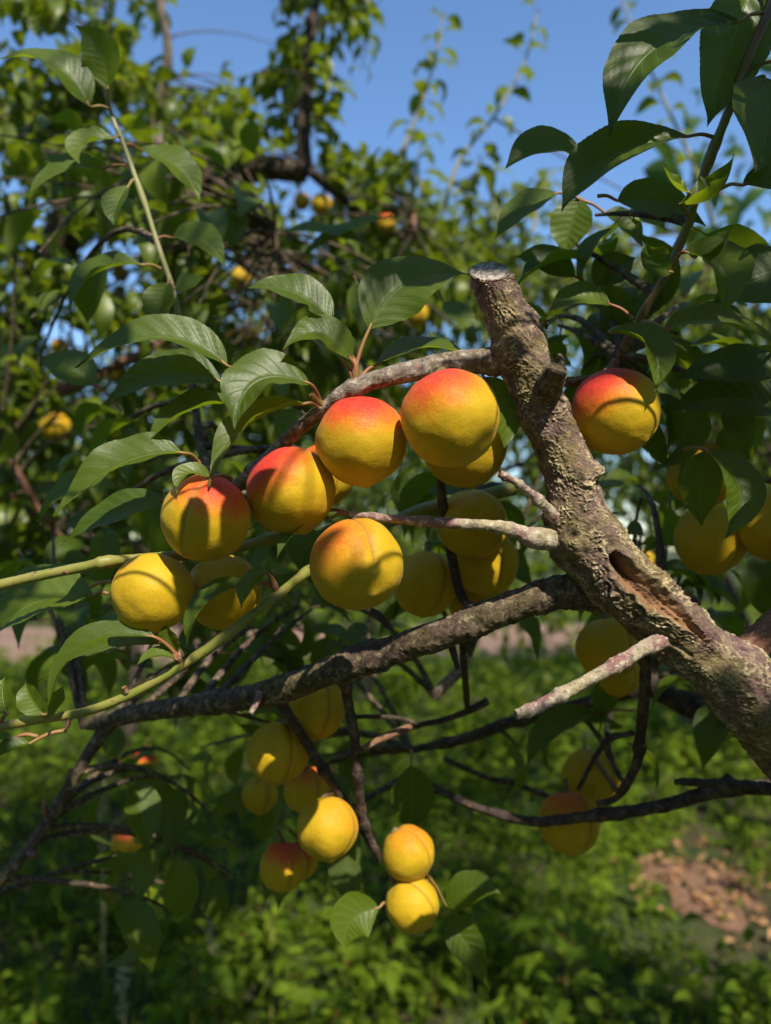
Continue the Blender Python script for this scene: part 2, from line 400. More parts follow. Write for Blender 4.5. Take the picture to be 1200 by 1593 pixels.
# lit places of the photograph (pixels, on the plane of the fruit): the crown overhead leaves these open to the sun
LIT = [(553, 672, 70, 74), (664, 655, 50, 48), (425, 712, 34, 40), (458, 790, 22, 50), (284, 800, 36, 66), (555, 868, 84, 80), (237, 935, 22, 45),
       (1003, 655, 24, 52), (880, 700, 66, 90), (900, 800, 60, 80), (960, 880, 90, 70), (1050, 960, 90, 70), (1130, 1040, 70, 50), (790, 450, 60, 70), (640, 572, 80, 22),
       (760, 812, 120, 30), (915, 1055, 125, 50), (600, 1010, 45, 30), (200, 1060, 150, 40), (70, 895, 90, 20), (250, 530, 90, 40), (300, 650, 60, 40), (190, 740, 100, 60),
       (415, 590, 50, 50), (420, 660, 60, 60), (1090, 290, 50, 50), (1100, 420, 50, 60), (1110, 510, 80, 35), (1000, 560, 40, 60), (1135, 770, 50, 70), (790, 640, 30, 60),
       (650, 470, 80, 40), (510, 1285, 44, 44, .53), (640, 1330, 48, 48, .55), (645, 1410, 48, 48, .545), (550, 1440, 50, 50, .54), (120, 1010, 110, 60), (60, 940, 80, 50), (440, 470, 70, 40),
       (1000, 100, 60, 60), (650, 550, 80, 20), (830, 620, 40, 60), (40, 1100, 70, 60), (1185, 1000, 40, 40)]
PLANE_D = .41
def sun_px(p, pd=PLANE_D):
    d = proj(p)[2]; t = (pd - d)/(-(SUN@FWD))      # walk away from the sun to the plane of the fruit
    q = np.atleast_2d(p) - SUN*t[:, None]
    x, y, _ = proj(q); return x, y, t
def blocks_lit(p, grow=14):
    r = np.zeros(len(np.atleast_2d(p)), bool); cache = {}
    for e in LIT:
        pd = e[4] if len(e) > 4 else PLANE_D
        if pd not in cache: cache[pd] = sun_px(p, pd)
        x, y, t = cache[pd]; r |= (((x-e[0])/(e[2]+grow))**2 + ((y-e[1])/(e[3]+grow))**2 < 1) & (t > 0)
    return r
def in_frame(p, m=40):
    x, y, d = proj(p); return (d > 0) & (x > -m) & (x < 1200+m) & (y > -m) & (y < 1593+m)

class Crown:
    """collects shoots and leaves of one tree; the leaves that show largest become parts, the rest one mass"""
    def __init__(s, tree): s.tree = tree; s.limbs = []; s.paths = []; s.fr = []
    def limb(s, pts, r0, r1, mat, ns=10, name='limb', n=None, rough=.12):
        C = spline(pts, n or 8*len(pts)); R = np.linspace(r0, r1, len(C))
        f = lambda al, th, R_, pos, nr: R_*rough*(fbm(pos*np.array([1, 1, .6])*.7/np.maximum(R_, .004)[:, None], 2))
        V, F, cp = tube_np(C, R, ns, disp=f)
        me = mesh_np(name, V-C[0], quadtri(F, cp), mat); o = link(name, me, s.tree, C[0]); s.limbs.append(C); return o
    def near(s, p):
        L = np.vstack(s.limbs); return L[np.argmin(((L-p)**2).sum(1) + .3*np.maximum(L[:, 2]-p[2], 0)**2)]
    def grow(s, tip, nleaf, lmin, lmax, droop=.5, reach=None, start=.3, keep=None, least=1, pathok=None):
        b = s.near(tip)
        v = tip - b; L = np.linalg.norm(v)
        if reach is not None and L > reach: s.paths.append(np.array([b, (b+tip-v/L*reach)/2+[0, 0, .1], tip-v/L*reach])); b = tip - v/L*reach; v = tip-b; L = reach
        c = b + v*.5 + np.array([0, 0, .18*L]) + rng.normal(size=3)*.08*L
        path, fr = shoot(b, c, tip, nleaf, lmin, lmax, droop, start)
        if pathok is not None and not pathok(path): return
        ok = [m for m in fr if keep is None or keep(m)]
        if len(ok) < least: return
        s.paths.append(path); s.fr += ok
    def finish(s, nobj, mats_small, me_small, src, mat, twmat, r0=.004, r1=.0012, nshoot=240):
        if s.paths:
            near = [np.min(np.where(in_frame(p, 10), proj(p)[2], 99)) for p in s.paths]; tv, tf, off = [], [], 0
            for q, i in enumerate(np.argsort(near)):
                pth = s.paths[i]; V, F, cp = tube_np(spline(pth, 10), np.linspace(r0, r1, 10), 5)
                if q < nshoot and near[i] < 99: link('shoot', mesh_np('shoot', V-pth[0], quadtri(F, cp), twmat), s.tree, pth[0])
                else: tv.append(V); tf.append(quadtri(F, cp)+off); off += len(V)
            if tv:
                V = np.vstack(tv); c = V.mean(0); link('twigs', mesh_np('twigs', V-c, np.vstack(tf), twmat), s.tree, c, kind='stuff')
        if not s.fr: return
        M = np.array(s.fr); idx = rng.integers(0, NVAR, len(M)); rn = rng.random(len(M))
        x, y, d = proj(M[:, :3, 3]); size = np.linalg.norm(M[:, :3, 0], axis=1)/np.maximum(d, .05)
        size = np.where(in_frame(M[:, :3, 3], 10), size, -1)
        order = np.argsort(-size); top = [i for i in order[:nobj] if size[i] > 0]
        rest = np.array(sorted(set(range(len(M)))-set(top)), int)
        for i in top:
            o = link('leaf', me_small[idx[i]], s.tree, M[i, :3, 3]); loc = o.location.copy()
            mm = Matrix(M[i].tolist()); o.rotation_mode = 'QUATERNION'
            o.rotation_quaternion = mm.to_quaternion(); sc = mm.to_scale(); o.scale = sc; o.location = loc
        if len(rest):
            V, F, uv, rr = bake(src, M[rest], idx[rest], rn[rest])
            c = V.mean(0); link('foliage', mesh_np('foliage', V-c, F, mat, uv, {'rnd': rr}), s.tree, c, kind='stuff')

LPTS = np.array([(u, v*.26*lw(u), 0) for u in (0, .15, .3, .45, .6, .75, .95) for v in (-1, 0, 1)])
def leaf_pts(m): return LPTS@m[:3, :3].T + m[:3, 3]
def keep_open(m): return not blocks_lit(leaf_pts(m), 3).any()
COVER = np.zeros((90, 75), int)             # shade already cast on the plane of the fruit, 20 px cells
def adds_shade(m):
    p = leaf_pts(m)
    if blocks_lit(p, 3).any() or in_frame(p, 30).any(): return False
    x, y, t = sun_px(p); i = ((y+100)/20).astype(int); j = ((x+150)/20).astype(int)
    ok = (i >= 0) & (i < 90) & (j >= 0) & (j < 75)
    if ok.sum() < 10 or (COVER[i[ok], j[ok]] > 0).mean() > .6: return False
    for a, b in set(zip(i[ok], j[ok])): COVER[a, b] += 1
    return True

# ------------------------------------------------------------------ foreground tree: the gnarled limb
tree = thing('apricot_tree', 'gnarled apricot tree with a sawn-off lichen-flecked limb carrying the sharp ripe fruit', 'tree', (.95, .62, 0))
LIMB = [(762, 424, .418, 28), (782, 470, .42, 34), (806, 530, .422, 36), (826, 590, .424, 37), (850, 645, .425, 36), (875, 700, .425, 35), (888, 745, .425, 36), (897, 788, .425, 41),
        (914, 838, .424, 51), (950, 885, .422, 53), (992, 927, .42, 50), (1044, 974, .418, 48), (1100, 1020, .418, 46), (1150, 1066, .42, 52), (1210, 1122, .425, 62),
        (1290, 1190, .44, 76), (1500, 1330, .50, 92)]
ctrl = np.array([np.append(P(x, y, d), r*d/FPX) for x, y, d, r in LIMB])
ctrl = np.vstack([ctrl, [.62, .56, .85, .052], [.78, .60, .5, .062], [.9, .62, .2, .075], [.95, .62, -.05, .10]])
nrng = 620
# dense where it is seen
cs = spline(ctrl, 2400); seen_w = np.where(np.arange(2400) < 2400*16/20, 4.0, 1.0); cum = np.cumsum(seen_w); pick = np.searchsorted(cum, np.linspace(cum[0], cum[-1], nrng)); pick[-1] = 2399
CL = cs[np.clip(pick, 0, 2399)]; Cc, Rr = CL[:, :3], CL[:, 3]
def seg_dist(x, y, pl):
    """distance to a polyline in pixels with interpolated half width -> (dist/width, t)"""
    best = np.full(len(x), 1e9); bt = np.zeros(len(x))
    for k in range(len(pl)-1):
        a, b = np.array(pl[k]), np.array(pl[k+1]); v = b[:2]-a[:2]
        t = np.clip(((x-a[0])*v[0]+(y-a[1])*v[1])/(v@v), 0, 1)
        dd = np.hypot(x-a[0]-v[0]*t, y-a[1]-v[1]*t)/(a[2]+(b[2]-a[2])*t)
        m = dd < best; best[m] = dd[m]; bt[m] = (k+t[m])/(len(pl)-1)
    return best, bt
WOODATTR = {}
def limb_disp(al, th, R, pos, nr):
    x, y, d = proj(pos); facing = (nr*unit(CAMP-pos)).sum(1) > -.05
    q = np.stack([al*.42, R*np.cos(th), R*np.sin(th)], -1)
    rid = 1-np.abs(pn(q*190)); rid2 = 1-np.abs(pn(q*430+5.1)); 
    o = .0026*pn(pos*42) + .0013*pn(pos*95) + .0006*(rid-.6) + .0006*(rid2-.6) + .0005*pn(pos*900)
    fq = np.stack([al*300, R*np.cos(th)*480, R*np.sin(th)*480], -1); fq = fq + .8*pn(fq*.35)[:, None]; flake = np.clip(.15-np.abs(pn(fq)), 0, 1)*np.clip(pn(fq*.30+9)*2+.25, 0, 1); o = o + flake*.009; WOODATTR['f'] = np.clip(flake*11, 0, 1)
    lowr = np.clip((y-780)/150, 0, 1); o = o + lowr*.0014*(1-np.abs(pn(q*np.array([.55, 1, 1])*130+2))) - lowr*.0008
    W = np.zeros((len(x), 3))
    # knobs
    for (kx, ky, kr, kh) in [(849, 486, 16, .0050), (918, 742, 20, .0060), (866, 592, 30, .004), (790, 545, 22, .003), (885, 850, 30, .004), (862, 800, 24, .004), (1020, 905, 18, .0035), (1165, 1040, 26, .005), (975, 870, 18, .004), (1098, 940, 14, .003)]:
        g = np.exp(-(((x-kx)**2+(y-ky)**2)/kr**2))*facing; o = o + kh*g
    # small holes below the knobs
    for (kx, ky, kr, kh) in [(925, 750, 8, .006), (872, 612, 9, .003), (893, 832, 6, .002)]:
        g = np.exp(-(((x-kx)**2+(y-ky)**2)/kr**2))*facing; o = o - kh*g; W[:, 2] = np.maximum(W[:, 2], np.clip(g*1.3-.3, 0, 1)*.8)
    # old sawn stub facing the camera
    g = (((x-862)/17)**2+((y-577)/19)**2 < 1) & facing
    W[g, 1] = .55
    # long split with bare wood
    dd, tt = seg_dist(x, y, [(956, 866, 7), (970, 888, 13), (1000, 918, 15), (1040, 950, 11), (1078, 980, 5), (1105, 1003, 2)]); dd = dd*(1+.45*pn(np.stack([x*.06, y*.06, x*0], -1)))
    ins = np.clip(1.15-dd, 0, 1)*facing; rim = np.exp(-((dd-1.25)/.22)**2)*facing
    o = o - (.0042+.006*np.exp(-(tt/.16)**2))*np.clip(ins*1.5, 0, 1)*(1-.6*tt) + .0016*rim
    o = o + .0013*np.clip(ins*2, 0, 1)*pn(np.stack([(x+y)*.010, (x-y)*.16, d*0], -1))
    W[:, 0] = np.clip(ins*3.0, 0, 1)
    o = o + .0011*np.exp(-(((dd-2.4)/1.3)**2))*np.sin(dd*7.5+3*pn(pos*40))*facing*(y > 880)
    dk, _ = seg_dist(x, y, [(957, 868, 9), (968, 886, 8), (990, 906, 4), (1030, 934, 1.5)]); W[:, 2] = np.maximum(W[:, 2], np.clip(1.4-dk, 0, 1)*facing*.75)
    # a second, shallow scar
    d2, _ = seg_dist(x, y, [(985, 955, 3), (1035, 990, 5), (1075, 1020, 3)]); o = o - .0022*np.clip(1.3-d2, 0, 1)*facing
    # fade relief at the cut end
    WOODATTR['w'] = W
    return o*np.clip(al/.004, .15, 1)
V, F, cp = tube_np(Cc, Rr, 168, disp=limb_disp)
# sawn face: push rim flat and add rings of vertices
W = np.vstack([WOODATTR['w'], np.zeros((2, 3))])
ns_ = 168
T0 = unit(Cc[1]-Cc[0]); face_n = unit(cv((-.15, .74, .66)))
rim = V[:ns_]; c0 = rim.mean(0)
for ring in range(26):          # shear the end so that the cut looks up and towards the viewer
    k = (1-ring/26.0)**2
    seg = V[ring*ns_:(ring+1)*ns_]; r_ = seg - Cc[ring]
    sh = -(r_ @ face_n)/(T0 @ face_n)
    V[ring*ns_:(ring+1)*ns_] = seg + np.outer(np.clip(sh, -.012, .012)*k, T0)
tris = [quadtri(F, cp[ns_:])]
rim = V[:ns_].copy(); c0 = rim.mean(0); prev = np.arange(ns_); newV, newW = [], []
base_i = len(V)
for j, k in enumerate((.97, .92, .7, .45, .2)):
    ringv = c0 + (rim-c0)*k; ringv = ringv + face_n*(.0003*np.sin(j*9)+(.0011 if j == 0 else .0004))+ face_n*(.0006*pn(ringv*500))[:, None]
    newV.append(ringv); newW.append(np.tile([[0, 1.0 if j > 0 else .4, 0]], (ns_, 1)))
    cur = base_i + j*ns_ + np.arange(ns_); nx = np.roll(cur, -1); px_ = np.roll(prev, -1)
    tris.append(np.stack([prev, px_, nx], -1)); tris.append(np.stack([prev, nx, cur], -1)); prev = cur
ci = base_i + 5*ns_; newV.append(c0[None]+face_n*.0004); newW.append([[0, 1, 0]])
tris.append(np.stack([prev, np.roll(prev, -1), np.full(ns_, ci)], -1))
V = np.vstack([V]+newV); W = np.vstack([W]+newW)
me = mesh_np('limb', V-Cc[0], np.vstack(tris), M_BARK, None, {'wood': W, 'flake': np.concatenate([WOODATTR['f'], np.zeros(len(W)-len(WOODATTR['f']))])})
lo = link('limb', me, tree, Cc[0]); lo['label'] = 'thick lichen-flecked limb with a pale sawn end and a long split'
FG = Crown(tree); FG.limbs.append(Cc[:, :3])

def px_limb(name, rows, mat, ns=28, n=120, amp=.10, freq=1.6, own=True, label=None, knots=0, seed=1, thin=.86):
    c = np.array([np.append(P(x, y, d), r*thin*d/FPX) for x, y, d, r in rows]); c = spline(c, n)
    C, R = c[:, :3], np.maximum(c[:, 3], .0004)
    rr = np.random.default_rng(seed); L = len(C)
    for k in range(knots):
        i = rr.integers(4, L-4); R = R*(1+.28*np.exp(-((np.arange(L)-i)/(L*.012+1))**2))
    def f(al, th, R_, pos, nr):
        q = np.stack([al*.45, R_*np.cos(th), R_*np.sin(th)], -1)
        return R_*amp*(pn(pos*freq*60) + .8*(1-2*np.abs(pn(q*freq*260))) + .5*pn(q*freq*620))
    V, F, cp = tube_np(C, R, ns, disp=f)
    o = link(name, mesh_np(name, V-C[0], quadtri(F, cp), mat), tree, C[0])
    if label: o['label'] = label
    if own: FG.limbs.append(C)
    return o
# upper branch with the fruit
px_limb('branch', [(800, 566, .428, 20), (745, 562, .424, 20), (690, 568, .418, 19), (635, 578, .414, 17), (600, 587, .412, 15), (560, 600, .41, 14), (510, 632, .415, 12), (460, 672, .425, 12), (405, 725, .435, 12), (365, 760, .445, 11), (320, 800, .46, 9), (290, 850, .47, 7)], M_SILVER, 36, 220, .10, knots=5, label='arching upper branch the red-cheeked apricots hang from', thin=.92)
# twig crossing in front of fruit
px_limb('branch', [(925, 845, .432, 26), (885, 840, .425, 26), (855, 838, .419, 23), (826, 836, .415, 20), (803, 826, .412, 13), (760, 818, .41, 10.5), (700, 814, .408, 10), (640, 810, .408, 9), (600, 806, .41, 8), (545, 800, .415, 6)], M_GREYTWIG, 28, 180, .10, knots=4, label='pale bare twig crossing in front of a shaded apricot', thin=.78)
px_limb('twig', [(878, 822, .420, 13), (862, 803, .414, 10), (835, 775, .408, 8), (805, 752, .402, 6.5), (776, 736, .398, 6)], M_GREYTWIG, 18, 90, .22, 2.2, knots=5, label='short mossy broken twig')
# dead stub pointing at the viewer
px_limb('twig', [(1075, 968, .440, 16), (1050, 984, .418, 20), (1030, 996, .407, 17), (1000, 1010, .400, 14), (960, 1034, .391, 12.5), (915, 1058, .387, 12), (870, 1082, .383, 12), (835, 1100, .38, 12), (803, 1112, .377, 9)], M_GREYTWIG, 30, 170, .12, 1.6, knots=4, label='dead grey-pink twig with a broken end', thin=.80)
px_limb('twig', [(1015, 1005, .41, 6), (1022, 1010, .405, 7), (1034, 1018, .41, 4)], M_REDTWIG, 12, 20)
px_limb('stub', [(846, 622, .425, 26), (853, 604, .41, 24), (861, 588, .399, 20), (867, 577, .392, 17), (868, 575, .391, 15)], M_BARK2, 30, 60, .10, 1.4, own=False, label='short sawn stub on the limb')
px_limb('stub', [(870, 580, .405, 10), (872, 562, .402, 7), (869, 550, .401, 3)], M_BARK2, 14, 30, .25, 2, own=False)
# reddish side branch
px_limb('branch', [(1140, 1050, .43, 40), (1165, 1015, .43, 30), (1195, 985, .435, 27), (1240, 945, .45, 26), (1330, 870, .5, 26), (1500, 740, .6, 24)], M_REDTWIG, 32, 120, .09, label='smooth reddish side branch')
# lower branch, receding to the left
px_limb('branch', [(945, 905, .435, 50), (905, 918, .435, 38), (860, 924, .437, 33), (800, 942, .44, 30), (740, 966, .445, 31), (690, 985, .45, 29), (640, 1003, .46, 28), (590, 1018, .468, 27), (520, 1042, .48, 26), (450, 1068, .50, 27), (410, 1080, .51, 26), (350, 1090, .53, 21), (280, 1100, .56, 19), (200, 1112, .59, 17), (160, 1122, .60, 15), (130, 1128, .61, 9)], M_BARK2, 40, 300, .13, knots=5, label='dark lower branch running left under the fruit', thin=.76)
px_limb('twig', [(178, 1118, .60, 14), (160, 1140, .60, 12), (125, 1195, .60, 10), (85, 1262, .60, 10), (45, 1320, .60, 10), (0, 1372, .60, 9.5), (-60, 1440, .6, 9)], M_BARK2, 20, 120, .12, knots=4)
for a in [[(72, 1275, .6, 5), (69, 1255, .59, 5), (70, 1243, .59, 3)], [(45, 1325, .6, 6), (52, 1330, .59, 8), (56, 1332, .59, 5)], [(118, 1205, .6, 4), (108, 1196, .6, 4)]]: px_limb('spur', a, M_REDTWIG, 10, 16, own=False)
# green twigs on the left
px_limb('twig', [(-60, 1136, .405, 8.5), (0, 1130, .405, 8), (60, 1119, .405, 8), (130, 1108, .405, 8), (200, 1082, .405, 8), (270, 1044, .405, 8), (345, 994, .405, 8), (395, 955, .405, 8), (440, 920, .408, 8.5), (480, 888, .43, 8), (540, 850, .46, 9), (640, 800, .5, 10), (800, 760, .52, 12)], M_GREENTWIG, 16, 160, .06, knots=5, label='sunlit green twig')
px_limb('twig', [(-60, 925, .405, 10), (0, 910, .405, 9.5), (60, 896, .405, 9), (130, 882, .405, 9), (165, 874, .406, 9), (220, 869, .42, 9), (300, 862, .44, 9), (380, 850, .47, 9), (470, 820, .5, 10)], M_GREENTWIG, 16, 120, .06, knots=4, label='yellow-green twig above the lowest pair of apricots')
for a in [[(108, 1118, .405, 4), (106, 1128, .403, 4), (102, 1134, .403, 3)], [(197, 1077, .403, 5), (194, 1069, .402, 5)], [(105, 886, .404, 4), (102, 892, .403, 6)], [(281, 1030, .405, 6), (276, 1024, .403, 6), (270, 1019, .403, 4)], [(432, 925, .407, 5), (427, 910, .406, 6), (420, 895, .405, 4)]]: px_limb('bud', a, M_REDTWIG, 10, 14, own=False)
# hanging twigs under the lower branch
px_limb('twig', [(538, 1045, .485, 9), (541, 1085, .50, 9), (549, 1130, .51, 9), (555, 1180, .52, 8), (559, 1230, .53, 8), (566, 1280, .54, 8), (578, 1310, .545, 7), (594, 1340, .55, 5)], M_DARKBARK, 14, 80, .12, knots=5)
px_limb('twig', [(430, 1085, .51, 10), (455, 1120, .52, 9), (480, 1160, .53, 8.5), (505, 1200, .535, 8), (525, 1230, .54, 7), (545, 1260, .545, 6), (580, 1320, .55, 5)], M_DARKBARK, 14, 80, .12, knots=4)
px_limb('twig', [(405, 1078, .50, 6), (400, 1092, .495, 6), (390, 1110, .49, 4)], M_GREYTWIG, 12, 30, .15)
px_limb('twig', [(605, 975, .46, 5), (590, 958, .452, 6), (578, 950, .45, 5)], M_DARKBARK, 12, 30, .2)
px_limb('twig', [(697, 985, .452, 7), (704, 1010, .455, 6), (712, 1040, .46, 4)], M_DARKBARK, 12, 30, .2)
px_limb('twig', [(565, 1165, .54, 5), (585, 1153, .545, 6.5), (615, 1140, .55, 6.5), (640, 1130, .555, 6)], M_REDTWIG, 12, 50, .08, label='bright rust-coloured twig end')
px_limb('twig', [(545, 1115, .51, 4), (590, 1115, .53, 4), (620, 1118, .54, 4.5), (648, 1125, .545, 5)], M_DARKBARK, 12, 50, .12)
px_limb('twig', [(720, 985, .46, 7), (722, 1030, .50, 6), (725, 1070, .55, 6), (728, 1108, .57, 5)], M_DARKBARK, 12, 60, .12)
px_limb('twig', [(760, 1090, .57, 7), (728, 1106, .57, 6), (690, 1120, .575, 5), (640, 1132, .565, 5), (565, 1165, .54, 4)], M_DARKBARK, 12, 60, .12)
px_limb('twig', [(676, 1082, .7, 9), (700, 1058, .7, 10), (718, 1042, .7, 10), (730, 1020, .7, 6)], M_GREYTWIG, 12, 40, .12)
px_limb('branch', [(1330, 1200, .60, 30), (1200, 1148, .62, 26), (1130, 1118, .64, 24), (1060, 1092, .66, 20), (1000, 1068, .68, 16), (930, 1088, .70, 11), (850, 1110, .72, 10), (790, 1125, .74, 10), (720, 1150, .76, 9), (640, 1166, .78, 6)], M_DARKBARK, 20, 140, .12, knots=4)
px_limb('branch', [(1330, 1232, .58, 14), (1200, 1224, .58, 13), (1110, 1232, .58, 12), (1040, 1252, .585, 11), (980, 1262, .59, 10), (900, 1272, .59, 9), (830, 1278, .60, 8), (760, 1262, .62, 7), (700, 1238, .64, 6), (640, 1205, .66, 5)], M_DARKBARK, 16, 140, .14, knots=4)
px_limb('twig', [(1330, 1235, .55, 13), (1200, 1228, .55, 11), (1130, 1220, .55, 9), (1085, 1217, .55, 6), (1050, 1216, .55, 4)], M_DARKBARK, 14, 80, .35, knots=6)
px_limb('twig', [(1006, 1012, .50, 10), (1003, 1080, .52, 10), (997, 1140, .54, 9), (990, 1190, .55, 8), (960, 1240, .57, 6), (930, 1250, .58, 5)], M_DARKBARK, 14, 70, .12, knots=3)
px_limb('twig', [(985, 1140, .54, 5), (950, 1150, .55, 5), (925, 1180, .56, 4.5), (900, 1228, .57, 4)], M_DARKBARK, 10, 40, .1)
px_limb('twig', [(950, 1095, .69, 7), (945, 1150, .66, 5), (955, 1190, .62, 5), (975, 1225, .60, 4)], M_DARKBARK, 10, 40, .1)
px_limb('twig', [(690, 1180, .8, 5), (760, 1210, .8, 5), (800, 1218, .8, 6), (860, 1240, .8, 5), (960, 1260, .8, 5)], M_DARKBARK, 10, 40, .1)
px_limb('twig', [(685, 740, .48, 8), (690, 790, .49, 9), (700, 850, .5, 9), (720, 930, .5, 8), (760, 960, .47, 8)], M_DARKBARK, 12, 40, .1)
px_limb('twig', [(1030, 940, .50, 9), (1062, 928, .49, 9), (1074, 917, .485, 8)], M_GREENTWIG, 12, 30, .1)
px_limb('twig', [(1074, 928, .485, 5), (1084, 936, .48, 6), (1089, 940, .48, 4)], M_REDTWIG, 10, 20, .1, own=False)
px_limb('twig', [(880, 595, .44, 9), (905, 592, .45, 9), (935, 586, .47, 8), (960, 560, .48, 8), (985, 515, .47, 8)], M_REDTWIG, 14, 50, .08)
# long shoot at the right
px_limb('twig', [(985, 515, .47, 7), (1010, 470, .46, 7), (1040, 420, .452, 7.5), (1068, 355, .445, 8), (1085, 300, .44, 8), (1110, 232, .437, 8), (1135, 170, .434, 8), (1152, 120, .432, 8), (1180, 55, .43, 8), (1203, 0, .43, 7.5), (1240, -110, .44, 7)], M_RIGHTSHOOT, 18, 140, .05, knots=5, label='long upright green and red shoot against the sky')
# slender shoot at the upper left
px_limb('twig', [(282, 520, .56, 5), (276, 480, .56, 5), (266, 440, .56, 4.8), (247, 385, .56, 4.6), (228, 325, .56, 4.4), (207, 265, .56, 4.2), (190, 218, .56, 4), (178, 190, .56, 3.5), (168, 155, .56, 3), (160, 130, .56, 2)], M_SHOOT, 12, 90, .05, knots=5, label='slender pale shoot with red petioles')
px_limb('twig', [(282, 520, .56, 6), (300, 600, .57, 7), (320, 720, .56, 8), (380, 770, .52, 8), (420, 740, .46, 8)], M_BARK2, 12, 40, .05)
# branch carrying the leaf spur near the middle
px_limb('spur', [(548, 608, .412, 7), (552, 590, .41, 7), (553, 572, .409, 6), (549, 556, .409, 4)], M_PETIOLE, 12, 30, .08)
px_limb('spur', [(505, 632, .415, 8), (492, 622, .411, 6), (484, 612, .408, 5)], M_PETIOLE, 12, 30, .08)
# out of view: limbs of the crown overhead
top = Cc[np.argmin(np.abs(Cc[:, 2]-.95))]
CAN = Crown(tree)
CAN.limb([top, (.85, .25, 1.5), (.75, -.25, 2.1), (.35, -.35, 2.5), (-.25, -.2, 2.7), (-.8, .1, 2.85)], .03, .008, M_BARK2)
CAN.limb([top, (1.15, .6, 1.6), (1.2, .7, 2.3), (.9, .9, 2.9), (.3, 1.1, 3.3), (-.4, 1.2, 3.5)], .03, .008, M_BARK2)
CAN.limb([(.75, -.25, 2.1), (.3, -.8, 2.4), (-.5, -1.0, 2.5), (-1.4, -.7, 2.2), (-1.7, -.2, 1.7)], .018, .006, M_BARK2)
CAN.limb([(.75, -.25, 2.1), (.4, -.4, 1.9), (.05, -.38, 1.78), (-.3, -.3, 1.72)], .014, .005, M_BARK2)

